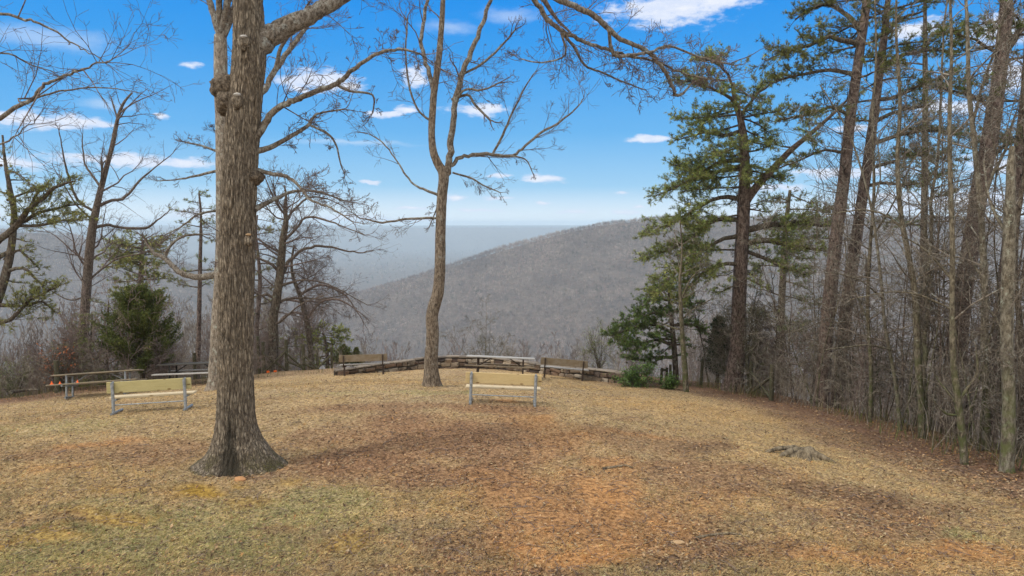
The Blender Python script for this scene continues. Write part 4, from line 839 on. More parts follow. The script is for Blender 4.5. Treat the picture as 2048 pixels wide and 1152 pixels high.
bare_tree('hardwood_tree', 'pair-stemmed greyish tree with mossy base in the middle of the thicket', 'tree', 16,
          [(1845, 872, 16), (1842, 800, 14), (1836, 720, 14), (1833, 640, 14), (1831, 600, 15), (1826, 560, 12), (1815, 500, 11), (1802, 430, 10), (1795, 330, 9), (1800, 200, 7), (1792, 60, 5), (1795, -60, 3)],
          [[(1832, 610, 9), (1850, 560, 8), (1862, 480, 7), (1866, 380, 6), (1880, 250, 5), (1885, 120, 4), (1895, 0, 3)], [(1843, 860, 11), (1852, 780, 10), (1850, 700, 10), (1856, 620, 9), (1858, 540, 8), (1850, 460, 7), (1855, 360, 5)], [(1832, 600, 5), (1870, 540, 4), (1900, 470, 2)], [(1808, 460, 5), (1770, 430, 4), (1720, 420, 3), (1650, 430, 2)]],
          [(14, .35, .97, 1.4, .7)], 'mossbark', 'mossbark', 123, None, None, 16, 70, None, (7, 4, 2), tw='paletwig')
bare_tree('hardwood_tree', 'upright green-stained tree between the thickest pine and the mottled snapped tree', 'tree', 15,
          [(1972, 890, 17), (1972, 800, 15), (1969, 700, 15), (1970, 600, 15), (1966, 500, 13), (1960, 400, 12), (1948, 280, 10), (1938, 180, 9), (1935, 60, 7), (1928, -60, 4)],
          [[(1968, 560, 7), (1955, 540, 6), (1940, 510, 4), (1930, 470, 3)], [(1962, 420, 7), (1985, 350, 6), (2010, 300, 5), (2030, 230, 3)], [(1945, 250, 6), (1965, 170, 5), (1990, 100, 4), (2010, 20, 3)]],
          [(14, .4, .97, 1.4, .7)], 'palebark', 'palebark', 124, None, None, 16, 70, None, (7, 4, 2), tw='paletwig')
bare_tree('hardwood_tree', 'thin bare pole of a tree in front of the low spreading pine', 'tree', 22.5,
          [(1373, 785, 13), (1370, 740, 12), (1366, 690, 11), (1362, 620, 9), (1360, 560, 6), (1364, 500, 4), (1360, 440, 2)],
          [[(1364, 660, 4), (1345, 655, 4), (1328, 648, 2)], [(1362, 600, 4), (1380, 560, 3), (1400, 540, 2)], [(1364, 640, 4), (1385, 620, 3), (1420, 600, 2)]], [(16, .35, .95, 1.0, .5)], 'mossbark', 'mossbark', 125, None, None, 12, 40, None, (6, 4, 2), tw='paletwig')
bare_tree('hardwood_tree', 'dark bare tree at the very right margin of the thicket', 'tree', 14.5,
          [(2046, 930, 15), (2043, 800, 14), (2040, 650, 13), (2030, 560, 11), (2034, 450, 10), (2050, 330, 8), (2046, 180, 6), (2055, 50, 4)], [[(2038, 600, 6), (2055, 540, 4), (2075, 480, 2)]], [(12, .3, .95, 1.2, .5)], 'darkbark', 'mossbark', 126, None, None, 14, 60, None, (6, 4, 2), tw='paletwig')
bare_tree('hardwood_tree', 'crooked grey sapling leaning left across the pair of pines', 'tree', 17,
          [(1800, 855, 9), (1790, 760, 8), (1770, 650, 7), (1762, 560, 6), (1745, 430, 5), (1720, 330, 4), (1690, 250, 3), (1640, 170, 2)], [[(1768, 600, 4), (1720, 560, 3), (1660, 545, 2)], [(1785, 700, 4), (1730, 690, 3), (1650, 700, 2)], [(1745, 430, 3), (1760, 330, 3), (1740, 220, 2)]], [(16, .25, .95, 1.3, .5)], 'palebark', 'palebark', 127, None, None, 12, 50, None, (7, 4, 2), tw='paletwig')
bare_tree('hardwood_tree', 'tall thin grey sapling rising between the two reddish leaning pines and the pair-stemmed tree', 'tree', 18,
          [(1740, 850, 9), (1742, 740, 8), (1735, 620, 8), (1740, 500, 7), (1748, 380, 6), (1745, 250, 5), (1752, 120, 4), (1750, 0, 3)], [[(1736, 640, 4), (1700, 560, 3), (1690, 480, 2)], [(1742, 480, 4), (1790, 400, 3), (1820, 330, 2)]], [(16, .25, .95, 1.5, .7)], 'mossbark', 'mossbark', 128, None, None, 12, 50, None, (7, 4, 2), tw='paletwig')

def sapling_proto(seed, H, kids=(5, 3), lean=.1, bark='mossbark', r=.022, group=None, label=None, name='sapling', multi=1, nb=18, sweep=.55, tw=None):
    rng = np.random.default_rng(seed); t = thing(name, label, 'sapling', (0, 0, 0), 0, group); st = []; br = []
    for s in range(multi):
        d = unit(np.array([rng.normal(0, lean), rng.normal(0, lean), 1])); p = np.array([rng.normal(0, .05) * (multi > 1), rng.normal(0, .05) * (multi > 1), -.1]); pts = [p]; h = H * rng.uniform(.75, 1.05)
        for j in range(8): d = unit(d + rng.normal(size=3) * .07 + np.array([0, 0, .04])); p = p + d * h / 8; pts.append(p)
        pts = np.array(pts); rad = r * np.linspace(1, .2, 9); st.append((pts, rad))
        for k in range(nb):
            f = rng.uniform(1.2, 7.9); i = int(f); q = pts[i] + (pts[min(i + 1, 8)] - pts[i]) * (f - i); ax = unit(pts[min(i + 1, 8)] - pts[i - 1])
            grow(br, q, perp(ax, rng) + ax * rng.uniform(.3, 1.1), H * sweep * .5 * rng.uniform(.4, 1.2) * (1.1 - f / 12), r * .45, 0, rng, kids, npts=(6, 4, 3), rmin=.0042)
    branch_mesh(st).build('trunk', M[bark], t, True); branch_mesh(br).build('crown', M[tw or bark], t, True); return t
def scatter_things(protos, spots, rng, zrot=True, sc=(.8, 1.25)):
    used = set(); out = []
    for (x, y) in spots:
        k = int(rng.integers(0, len(protos))); o = protos[k] if k not in used else copy_tree(protos[k]); used.add(k)
        o.location = (x, y, gz(x, y)); o.rotation_euler = (rng.normal(0, .06), rng.normal(0, .06), rng.uniform(0, 6.28)); s = rng.uniform(*sc); o.scale = (s, s, s * rng.uniform(.9, 1.15)); out.append(o)
    for k, p in enumerate(protos):
        if k not in used:
            for ch in list(p.children): bpy.data.objects.remove(ch)
            bpy.data.objects.remove(p)
    return out
def at_edge(u, v, Y): q = P(u, v, Y); return (q[0], q[1])
rng = np.random.default_rng(200)
GA, LA = 'bare saplings of the thicket on the right', 'slim bare sapling in the tangled thicket along the right side of the lawn'
pr = [sapling_proto(201 + i, h, tw='paletwig' if i % 3 else None, label=LA, group=GA, r=rr, bark=bk, multi=mu) for i, (h, rr, bk, mu) in enumerate(((4.6, .028, 'mossbark', 1), (3.6, .022, 'palebark', 1), (5.4, .034, 'mossbark', 1), (3.0, .016, 'twig', 3), (2.4, .013, 'mossbark', 4), (4.2, .02, 'darkbark', 2), (8.6, .024, 'darktwig', 1), (7.4, .022, 'mossbark', 1), (9.4, .022, 'darktwig', 2)))]
spots = []
for _ in range(74):
    f = rng.random(); e0 = np.array([(9.0, 21.5), (9.6, 18.5), (9.9, 16), (10.2, 14.2), (11.0, 12.6)]); k = f * 4; i = min(int(k), 3); q = e0[i] + (e0[i + 1] - e0[i]) * (k - i)
    spots.append((q[0] + abs(rng.normal(.2, 1.6)) - .1, q[1] + rng.normal(.4, 1.3) + .6))
scatter_things(pr, spots, rng)
GB, LB = 'bare saplings behind the wire fence', 'thin bare sapling behind the wire fence between the broad pine and the pair of pines'
pr = [sapling_proto(231 + i, h, label=LB, group=GB, r=rr, bark=bk, multi=mu) for i, (h, rr, bk, mu) in enumerate(((5.0, .03, 'darkbark', 1), (3.6, .02, 'mossbark', 2), (2.6, .014, 'twig', 3)))]
scatter_things(pr, [(rng.uniform(7.6, 10.6), rng.uniform(23.5, 28)) for _ in range(26)], rng)
GC, LC = 'bare saplings in the brush on the left', 'thin twiggy sapling in the purplish brush at the left edge of the lawn'
pr = [sapling_proto(251 + i, h, label=LC, group=GC, r=rr, bark=bk, multi=mu, nb=16) for i, (h, rr, bk, mu) in enumerate(((3.4, .016, 'twig', 2), (2.6, .012, 'twig', 4), (4.2, .02, 'twig', 1), (2.0, .01, 'twig', 5)))]
scatter_things(pr, [(rng.uniform(-20, -10.5), rng.uniform(24, 33)) for _ in range(64)], rng)
GD, LD = 'bare saplings beyond the rustic fence', 'wispy bare sapling beyond the rustic post fence near the oak'
pr = [sapling_proto(271 + i, h, label=LD, group=GD, r=rr, bark=bk, multi=mu) for i, (h, rr, bk, mu) in enumerate(((3.2, .015, 'twig', 2), (2.4, .012, 'twig', 3)))]
scatter_things(pr, [(rng.uniform(-12.5, -7.5), rng.uniform(29.5, 36)) for _ in range(13)], rng)
def bare_shrub(name, label, u, Y, H, seed, bark='palebark', multi=6):
    t = sapling_proto(seed, H, (5, 4), .5, bark, .014, None, label, name, multi, 9, .6); q = P(u, 700, Y); t['category'] = 'shrub'; t.location = (q[0], q[1], gz(q[0], q[1])); return t
bare_shrub('bare_shrub', 'whitish leafless shrub spreading above the middle of the stone wall', 968, 33.5, 3.9, 291)

# ---- broadleaf shrubs
def leafy_shrub(name, label, u, v, Y, rx, H, seed, n=2600, cols=((.055, .11, .02), (.085, .15, .03), (.12, .19, .045)), L=.085, w=.035, upright=.5):
    rng = np.random.default_rng(seed); q = P(u, v, Y); g0 = gz(q[0], q[1]); t = thing(name, label, 'shrub', (q[0], q[1], g0)); br = []; ends = []
    for k in range(34):
        ph = rng.uniform(0, 6.28); d = unit(np.array([cos(ph) * .9, sin(ph) * .9, rng.uniform(upright * .6, upright * 3)])); o = []
        grow(o, np.array([rng.normal(0, .08), rng.normal(0, .08), -.03]), d, H * rng.uniform(.75, 1.15), .01, 0, rng, (5, 2), .45, npts=(6, 4, 3)); br += o; ends += [b[0][1:] for b in o]
    e = np.concatenate(ends); sx = rx / max(.01, np.percentile(np.abs(e[:, 0]), 92)); S = np.array([sx, sx, H / max(.01, np.percentile(e[:, 2], 96))])
    br = [(b[0] * S, b[1]) for b in br]; e = e * S
    branch_mesh(br).build('stems', M['darkbark'], t, True)
    pos = e[rng.integers(0, len(e), n)] + rng.normal(0, .05, (n, 3)); pos[:, 2] = np.maximum(pos[:, 2], .02)
    v_, tt, c = flakes(pos, rng, L, w, .55, cols, .35); mesh_obj('foliage', v_, [tt], M['leaf'], t, False, c); return t
leafy_shrub('evergreen_shrub', 'glossy green rhododendron-like shrub at the right end of the stone wall', 1273, 768, 23.6, .52, .72, 301, 3000)
leafy_shrub('evergreen_shrub', 'smaller dark green shrub a step right of the glossy one, among dry stalks', 1341, 776, 23, .26, .48, 302, 1100)
leafy_shrub('evergreen_shrub', 'loose yellow-green shrub beyond the wall behind the right weathered bench', 1200, 700, 30, .75, 2.0, 303, 1500, ((.16, .20, .05), (.20, .24, .07), (.13, .16, .05)), .07, .02, 1.0)
leafy_shrub('evergreen_shrub', 'pale green feathery shrub in the brush at the far left edge', 25, 790, 23.5, .5, 1.3, 304, 1500, ((.15, .18, .06), (.18, .20, .08), (.11, .13, .05)), .07, .015, 1.0)
leafy_shrub('oak_seedling', 'seedling holding rusty brown dry leaves beside the square left fence post', 125, 785, 23.6, .55, 1.65, 305, 260, ((.30, .10, .04), (.36, .14, .06), (.24, .085, .035)), .11, .06, 1.4)

# ---- bulk undergrowth: tangled twigs and weeds along the rim of the lawn (uncountable)
def undergrowth():
    rng = np.random.default_rng(310); br = []
    def patch(n, fx, fy, H, kids, r=.006, lean=.35):
        for _ in range(n):
            x, y = fx(), fy(); d, _, _ = edge_d(np.array([x]), np.array([y]))
            if d[0] < -.25: continue
            z = gz(x, y); h = H * rng.uniform(.4, 1.3)
            grow(br, np.array([x, y, z - .03]), np.array([rng.normal(0, lean), rng.normal(0, lean), 1]), h, r * rng.uniform(.6, 1.4), 0, rng, kids, .5, .14, npts=(6, 4, 3), rmin=.003)
    patch(300, lambda: rng.uniform(8.6, 14), lambda: rng.uniform(11.5, 24), 1.7, (4, 2), .008)
    patch(170, lambda: rng.uniform(6.8, 11), lambda: rng.uniform(21, 27), 1.3, (5, 3))
    patch(300, lambda: rng.uniform(-21, -9.8), lambda: rng.uniform(21, 31), 1.5, (6, 3), .005)
    patch(60, lambda: rng.uniform(-12, -6), lambda: rng.uniform(26, 31), 1.0, (5, 3), .005)
    tag(branch_mesh(br).build('undergrowth', M['brush'], None, True), kind='stuff')
    # dry weed stalks
    v = []; mb = MB(); pos = []
    for fx, fy, n in ((lambda: rng.uniform(4.5, 9), lambda: rng.uniform(22.2, 25), 1500), (lambda: rng.uniform(8.9, 12), lambda: rng.uniform(12, 20), 800), (lambda: rng.uniform(-19, -9), lambda: rng.uniform(21.5, 27), 1500), (lambda: rng.uniform(-9, 4.5), lambda: rng.uniform(26, 28.2), 700)):
        for _ in range(n): pos.append((fx(), fy()))
    pos = np.array(pos); d, _, _ = edge_d(pos[:, 0], pos[:, 1]); pos = pos[d > -.5]; z = terrain(pos[:, 0], pos[:, 1]); n = len(pos)
    b = np.stack([pos[:, 0], pos[:, 1], z], 1); h = rng.uniform(.15, .6, n)[:, None]; tip = b + np.concatenate([rng.normal(0, .22, (n, 2)), np.ones((n, 1))], 1) * h; a = rng.uniform(0, pi, n); s = np.stack([np.cos(a), np.sin(a), np.zeros(n)], 1) * .007
    vv = np.stack([b - s, b + s, tip], 1).reshape(-1, 3); cc = np.repeat(np.array([(.25, .19, .11), (.18, .14, .085), (.13, .15, .055), (.11, .125, .045)])[rng.integers(0, 4, n)] * rng.uniform(.7, 1.25, (n, 1)), 3, 0)
    tag(mesh_obj('dry_weeds', vv, [np.arange(n * 3).reshape(-1, 3)], M['dry'], None, False, cc), kind='stuff')
M['brush'] = m_bark('brush_bark', (.11, .092, .07), (.21, .18, .14), (.32, .28, .22), .8, 8, (.24, .24, .17), 4, .62, .002)
undergrowth()

# ------------------------------------------------------------------ the woods on the slopes (uncountable masses)
def forest():
    rng = np.random.default_rng(400)
    m, g, b = mat('far_bare_wood'); a = g.new('ShaderNodeAttribute', attribute_name='Col').outputs['Color']; g.put(b.inputs['Base Color'], a); b.inputs['Specular IOR Level'].default_value = 0
    # templates of small real trees for the nearest slope
    temps = []
    for s in range(7):
        r = np.random.default_rng(410 + s); st = []; H = 10.0
        grow(st, np.array([0, 0, -.6]), np.array([r.normal(0, .05), r.normal(0, .05), 1]), H, .13, 0, r, (15, 6, 4), .40, .07, .12, (.45, .9), (9, 5, 3), .012, .3)
        st = [(p_, np.maximum(q_, .014)) for p_, q_ in st]; mb = MB()
        groups = {}
        for p_, q_ in st: groups.setdefault(len(p_), []).append((p_, q_))
        for N, L in groups.items(): v, q = tube_batch(np.array([x[0] for x in L]), np.array([x[1] for x in L]), 3); mb.add(v, q)
        temps.append((np.concatenate(mb.v), np.concatenate(mb.q)))
    V, Q, CC, n0 = [], [], [], 0
    def put(k, x, y, z, s, sw, c):
        nonlocal n0
        tv, tq = temps[k]; a = rng.uniform(0, 6.28); ca, sa = cos(a), sin(a)
        v = np.stack([(tv[:, 0] * ca - tv[:, 1] * sa) * sw + x, (tv[:, 0] * sa + tv[:, 1] * ca) * sw + y, tv[:, 2] * s + z], 1); V.append(v); Q.append(tq + n0); CC.append(np.tile(c, (len(v), 1))); n0 += len(v)
    pal = np.array([(.25, .195, .165), (.30, .242, .20), (.20, .156, .133), (.345, .285, .235), (.27, .195, .165)])
    cnt = 0
    while cnt < 760:
        Y = 34 + 230 * rng.random() ** 1.6; u = rng.uniform(-120, 2200); q = P(u, 600, Y); x = q[0]; z = float(terrain(np.array([x]), np.array([Y]), False)[0])
        if edge_d(np.array([x]), np.array([Y]))[0][0] < 6: continue
        lim = 692 + rng.normal(0, 16) if 630 < u < 1330 else (625 + rng.normal(0, 25) if u <= 630 else 668 + rng.normal(0, 30))
        lim = lim if Y < 120 else lim - 10
        ztop = P(u, lim, Y)[2]; H = min(ztop - z, rng.uniform(11, 19))
        if H < 5: continue
        put(int(rng.integers(0, 7)), x, Y, z, H / 10.6, H / 12 * rng.uniform(.7, 1.1), pal[rng.integers(0, 5)] * np.array([.86, .93, .97]) * rng.uniform(.8, 1.25)); cnt += 1
    tag(mesh_obj('woods_on_near_slope', np.concatenate(V), [np.concatenate(Q)], m, None, True, np.concatenate(CC)), kind='stuff')
    # farther woods: every tree a fan of thin upright limbs
    def mass(name, n, sample, K, wl, Hr, crown, ev=.02):
        x, y = sample(n); z = terrain(x, y, False); n = len(x)
        H = rng.uniform(*Hr, n); base = np.stack([x, y, z], 1)
        cl = fbm(np.stack([x / 70, y / 70, np.zeros(n)], -1), 3, 77); c = pal[rng.integers(0, 5, n)] * (1 + .5 * cl + rng.normal(0, .10, n))[:, None]
        green = (rng.random(n) < ev * (1 + 5 * (fbm(np.stack([x / 120, y / 120, np.zeros(n)], -1), 2, 91) > .35))); c[green] = np.array([.055, .066, .04]) * rng.uniform(.7, 1.3, (green.sum(), 1))
        dv = rng.normal(size=(n, K, 3)); dv[..., 2] = np.abs(dv[..., 2]) * .9; dv /= np.linalg.norm(dv, axis=2, keepdims=True); cr = (crown * (H / 14))[:, None, None] * rng.uniform(.75, 1.1, (n, K, 1)); ctr = base + np.stack([0 * H, 0 * H, H * .40], 1)
        tip = ctr[:, None] + dv * cr * np.array([1, 1, 1.15]); st = ctr[:, None] + dv * cr * rng.uniform(.15, .5, (n, K, 1)) - np.array([0, 0, 1.0]); st[:, 0] = base; st[:, 1] = base
        s = rng.normal(size=(n, K, 3)) * np.array([1, 1, .25]); s /= np.linalg.norm(s, axis=2, keepdims=True); s *= wl
        v = np.stack([st - s * .35, st + s * .35, tip + s * .5, tip - s * .5], 2).reshape(-1, 3); q = np.arange(len(v)).reshape(-1, 4)
        cc = np.repeat((c[:, None] * (1 + rng.normal(0, .12, (n, K, 1)))).reshape(-1, 3), 4, 0).clip(.01, 1)
        tag(mesh_obj(name, v, [q], m, None, False, cc), kind='stuff')
    def sec(y0, y1, u0, u1, pw=1.0, filt=None):
        def f(n):
            y = y0 + (y1 - y0) * rng.random(n) ** pw; u = rng.uniform(u0, u1, n); x = (u - 1024) / F * y
            if filt is not None: k = filt(x, y); x, y = x[k], y[k]
            return x, y
        return f
    mass('woods_on_middle_slope', 3800, sec(255, 760, -120, 2160), 34, .15, (10, 17), 4.0)
    mass('woods_on_facing_ridge', 30000, sec(760, 1640, 560, 2160, .9), 16, .30, (9, 16), 4.4, .02)
    mass('woods_on_ridge_crest', 9000, sec(1380, 1660, 640, 2160), 14, .26, (5, 12), 5.2, .02)
    mass('woods_on_left_ridge', 9000, sec(760, 1900, -120, 560, .8), 12, .5, (9, 16), 4.6, .02)
    mass('woods_in_far_valley', 7000, sec(1900, 7400, -120, 1400, .75), 7, 2.2, (10, 18), 9, .02)
forest()

# ------------------------------------------------------------------ fine ground cover on the lawn
def ground_cover():
    rng = np.random.default_rng(500)
    def pts(n, x0, x1, y0, y1, pw=2.2):
        a = rng.random(n); y = (y0 ** (1 - pw) + a * (y1 ** (1 - pw) - y0 ** (1 - pw))) ** (1 / (1 - pw)); u = rng.uniform(x0, x1, n); x = (u - 1024) / F * y
        d, _, _ = edge_d(x, y); return x, y, d
    x, y, d = pts(470000, -250, 2500, 7.6, 29); k = d < .4; x, y = x[k], y[k]; gc = ground_colour(x, y)
    # dead straw where the ground is pale, less on bare clay and leaf litter
    lum = gc @ np.array([.3, .55, .15]); keep = rng.random(len(x)) < np.clip((lum - .2) * 7, .10, 1) * np.clip((gc[:, 2] / gc[:, 0] - .24) / .16, .12, 1); x, y, gc = x[keep], y[keep], gc[keep]
    z = terrain(x, y); pos = np.stack([x, y, z + .004], 1); n = len(x)
    v, t, c = flakes(pos, rng, .062, .0055, .32, [(1, 1, 1)], .3); col = np.repeat(gc, 4, 0) * c * np.array([1.18, 1.16, 1.08])
    pale = np.repeat(rng.random(n) < .16, 4); col[pale] = np.array([.58, .48, .30]) * c[pale]; dk = np.repeat(rng.random(n) < .16, 4); col[dk] = np.array([.12, .08, .05]) * c[dk]
    grn = np.repeat((gc[:, 1] > gc[:, 0] * .78) & (rng.random(n) < .30), 4); col[grn] = np.array([.34, .335, .165]) * c[grn]
    tag(mesh_obj('dead_grass', v, [t], M['dry'], None, False, col.clip(.01, .8)), kind='stuff')
    # standing tufts of dead and greening grass
    x, y, d = pts(11000, -250, 2500, 7.6, 27); gc = ground_colour(x, y); k = (d < .3) & (rng.random(len(x)) < np.clip((gc @ np.array([.3, .55, .15]) - .25) * 8, .05, 1)); x, y, gc = x[k], y[k], gc[k]; m = len(x)
    v, t, c = tufts(np.stack([x, y, terrain(x, y)], 1), np.tile((0, 0, .9), (m, 1)), rng, 8, .085, .006, (1, 1, 1), .2, .7); cc = np.repeat(gc, 24, 0) * c * np.where(np.repeat(gc[:, 1] > gc[:, 0] * .8, 24)[:, None], np.array([.88, .93, .72]), np.array([1.15, 1.12, 1.0]))
    tag(mesh_obj('grass_tufts', v, [t], M['dry'], None, False, cc.clip(.01, .8)), kind='stuff')
    # fallen leaves and twigs
    x, y, d = pts(135000, -250, 2500, 7.6, 29, 2.0); gc = ground_colour(x, y); lum = gc @ np.array([.3, .55, .15])
    edge = (d > -2.2) & (x > 2); pr_ = np.where(gc[:, 2] / gc[:, 0] < .31, .35, 1) * np.where(edge, .75, np.clip((.33 - lum) * 4, .10, .6)); k = (d < 1.5) & (rng.random(len(x)) < pr_); x, y = x[k], y[k]; pos = np.stack([x, y, terrain(x, y) + .008], 1)
    v, t, c = flakes(pos, rng, .06, .034, .30, [(.21, .12, .075), (.28, .17, .10), (.13, .075, .05), (.35, .24, .15), (.17, .11, .085), (.09, .058, .044), (.33, .19, .085), (.33, .25, .17)], .5)
    tag(mesh_obj('fallen_leaves', v, [t], M['dry'], None, False, c.clip(.02, .7)), kind='stuff')
    x, y, d = pts(3600, -250, 2500, 7.6, 27); k = d < .3; x, y = x[k], y[k]; br = []
    for a, b in zip(x, y):
        z = gz(a, b) + .008; ph = rng.uniform(0, 6.28); l = rng.uniform(.08, .4); p = np.array([(a, b, z), (a + cos(ph) * l * .5, b + sin(ph) * l * .5, z + .012), (a + cos(ph + .2) * l, b + sin(ph + .2) * l, z)]); br.append((p, np.array([.005, .004, .003])))
    tag(branch_mesh(br).build('fallen_twigs', M['twig'], None, True), kind='stuff')
ground_cover()

# ------------------------------------------------------------------ benches
def settle(t, rz, tilt=0.0):            # stand square on the sloping lawn
    x, y = t.location[:2]; gx = (gz(x + .8, y) - gz(x - .8, y)) / 1.6; gy = (gz(x, y + .8) - gz(x, y - .8)) / 1.6
    n = Vector((-gx, -gy, 1)).normalized(); q = Vector((0, 0, 1)).rotation_difference(n)
    from mathutils import Quaternion
    t.rotation_euler = (q @ Quaternion((0, 0, 1), rz) @ Quaternion((0, 1, 0), tilt)).to_euler()
def new_bench(label, X, Y, rz, board, seat, W=1.83, slope=0.0):
    t = thing('park_bench', label, 'bench', (X, Y, gz(X, Y)), rz, 'new wooden benches on galvanised pipe legs'); settle(t, rz)
    b = MB(); b.box(0, .075, .625, W, .042, .265, None, .008); b.build('backrest', M[board], t)
    b = MB(); b.box(0, .33, .365, W, .30, .045, None, .008); b.build('seat', M[seat], t)
    for s in (-1, 1):
        x = s * (W / 2 - .14); b = MB(); b.tube([(x, .03, .0), (x, .03, .42), (x, .01, .73)], .036, 12); p = b.build('post', M['galv'], t, True)
        b = MB(); b.tube([(x, -.0, .735), (x, .10, .745)], [.030, .024], 10); b.build('cap', M['galv'], p, True)
        b = MB(); b.tube([(x, -.10, .03), (x, .52, .03)], .032, 12); b.build('foot', M['galv'], t, True)
        b = MB(); b.tube([(x, .03, .29), (x, .12, .316), (x, .47, .316)], .024, 10); b.build('seat_support', M['galv'], t, True)
    b = MB(); b.tube([(-(W / 2 - .14), .03, .22), (W / 2 - .14, .03, .22)], .013, 8); b.build('crossbar', M['galv'], t, True)
    return t
q = P(1005, 806, 16.0); new_bench('bench with a yellow pine backboard standing square in the middle of the lawn', q[0], q[1], 0, 'newwood', 'paleboard')
q = P(299, 825, 15.6); new_bench('bench with a greenish treated backboard set at an angle left of the massive oak', q[0], q[1], radians(9), 'greenwood', 'paleboard', 1.86)
def old_bench(label, X, Y, rz, tilt=0.0, W=1.8):
    t = thing('park_bench', label, 'bench', (X, Y, gz(X, Y)), rz, 'weathered benches by the stone wall'); settle(t, rz)
    b = MB(); b.box(0, -.02, .645, W, .045, .265, None, .008); b.build('backrest', M['oldwood'], t)
    b = MB(); b.box(.02, .26, .405, W + .06, .30, .045, None, .008); b.build('seat', M['greyboard'], t)
    for s in (-1, 1):
        x = s * (W / 2 - .17)
        b = MB(); b.tube([(x, -.075, .76), (x, -.065, .58), (x, -.06, .48), (x, -.03, .40), (x, .04, .36), (x, .42, .355)], .026, 10); b.build('back_support', M['brownsteel'], t, True)
        b = MB(); b.tube([(x, .16, .36), (x, .16, -.12)], .036, 12); b.build('leg', M['brownsteel'], t, True)
    return t
q = P(727, 750, 25.4); old_bench('weathered bench at the left end of the stone wall, beside the fence', q[0], q[1], radians(6), radians(1.2))
q = P(1126, 760, 25.2); old_bench('weathered bench facing out over the right part of the stone wall', q[0], q[1], radians(-7), radians(1.6), 1.78)

# ------------------------------------------------------------------ picnic tables
def picnic_table(label, X, Y, rz, top, seat, frame, W=2.44, tilt=0, lean=0):
    t = thing('picnic_table', label, 'picnic table', (X, Y, gz(X, Y)), rz, None); settle(t, rz)
    t.rotation_euler.rotate_axis('X', lean)
    b = MB()
    for k in range(4): b.box(0, (k - 1.5) * .19, .745, W, .183, .042, None, .006)
    b.build('tabletop', M[top], t)
    for s in (-1, 1):
        b = MB(); b.box(0, s * .66, .44, W, .25, .042, None, .006); b.build('bench_seat', M[seat], t)
        x = s * (W / 2 - .42)
        b = MB(); b.tube([(x, -.30, -.03), (x, -.30, .70)], .03, 10); b.tube([(x, .30, -.03), (x, .30, .70)], .03, 10); b.tube([(x, -.76, .40), (x, .76, .40)], .028, 10); b.tube([(x, -.36, .715), (x, .36, .715)], .024, 8)
        b.tube([(x, -.45, .03), (x, .45, .03)], .028, 10); b.build('leg_frame', M[frame], t, True)
        b = MB(); b.tube([(x, 0, .40), (x - s * .5, 0, .71)], .02, 8); b.build('brace', M[frame], t, True)
    return t
q = P(1000, 745, 24.6); picnic_table('grey-topped picnic table in front of the stone wall, behind the square bench', q[0], q[1], radians(-1.5), 'greyboard', 'oldwood', 'brownsteel', 2.5)
q = P(198, 790, 21.6); picnic_table('tan picnic table with galvanised legs in front of the cedar', q[0], q[1], radians(17), 'tanboard', 'tanboard', 'galv', 2.5, radians(-1), radians(-4.5))
q = P(392, 768, 24.4); picnic_table('dark picnic table partly hidden behind the massive oak', q[0], q[1], radians(4), 'darkboard', 'greyboard', 'darkmetal', 2.44)

# orange marker tags left on the tan table's seat and on the fence braces
def marker_cone(label, x, y, z, s, group):
    t = thing('orange_marker', label, 'marker', (x, y, z), 0, group)
    b = MB(); b.tube([(0, 0, 0), (0, 0, .012)], .085 * s, 12); b.build('base', M['orange'], t, True)
    b = MB(); b.tube([(0, 0, .01), (0, 0, .10 * s), (0, 0, .17 * s)], [.06 * s, .03 * s, .012 * s], 12); b.build('body', M['orange'], t, True)
def seat_spot(d):                       # along the near seat of the tan table
    t = bpy.data.objects['picnic_table.001']; return t.location + t.rotation_euler.to_matrix() @ Vector((d, -.66, .461))
for d, s, l in ((-1.12, 1.0, 'largest orange marker, on the outer end of the tan table seat'), (-.90, .8, 'middle orange marker on the seat of the tan picnic table'), (-.42, .85, 'orange marker nearest the galvanised leg on the tan table seat')):
    marker_cone(l, *seat_spot(d), s * .62, 'orange markers on the picnic seat')

# ------------------------------------------------------------------ fences of round posts
def fence(name, label, posts, braces, wire, cat='fence', wire_h=(.15, .35, .55, .75, .95, 1.1)):
    x0, y0 = P(posts[0][0], 700, posts[0][1])[:2]; g0 = gz(x0, y0); off = np.array([x0, y0, g0]); t = thing(name, label, cat, off); tops = []; rng = np.random.default_rng(len(posts))
    for (u, Y, h, r) in posts:
        q = P(u, 700, Y); z = gz(q[0], q[1]); tl = rng.normal(0, .02, 2); a = np.array([q[0], q[1], z - .25]); b = np.array([q[0] + tl[0], q[1] + tl[1], z + h]); m = MB(); m.tube([a - off, (a + b) / 2 - off, b - off], [r * 1.03, r, r * .97], 14); m.build('post', M['postwood'], t, True); tops.append((q[0], q[1], z, h))
    for (i, ha, j, hb) in braces:
        A, B = tops[i], tops[j]; a = np.array([A[0], A[1] - .07, A[2] + ha]); b = np.array([B[0], B[1] - .07, B[2] + hb]); m = MB(); m.tube([a - off, b - off], .045, 10); m.build('brace', M['postwood'], t, True)
    if wire:
        m = MB()
        for i, j in wire:
            A, B = np.array(tops[i][:3]), np.array(tops[j][:3])
            for h in wire_h: a = A + (0, -.06, h); b = B + (0, -.06, h); m.tube([a - off, (a + b) / 2 - off - (0, 0, .015), b - off], .003, 4, False)
            L = np.linalg.norm(B - A)
            for k in range(1, int(L / .18)): p = A + (B - A) * (k * .18 / L) + (0, -.062, 0); m.tube([p + (0, 0, wire_h[0]) - off, p + (0, 0, wire_h[-1]) - off], .0022, 3, False)
        m.build('wire_mesh', M['wire'], t, True)
    return t, tops
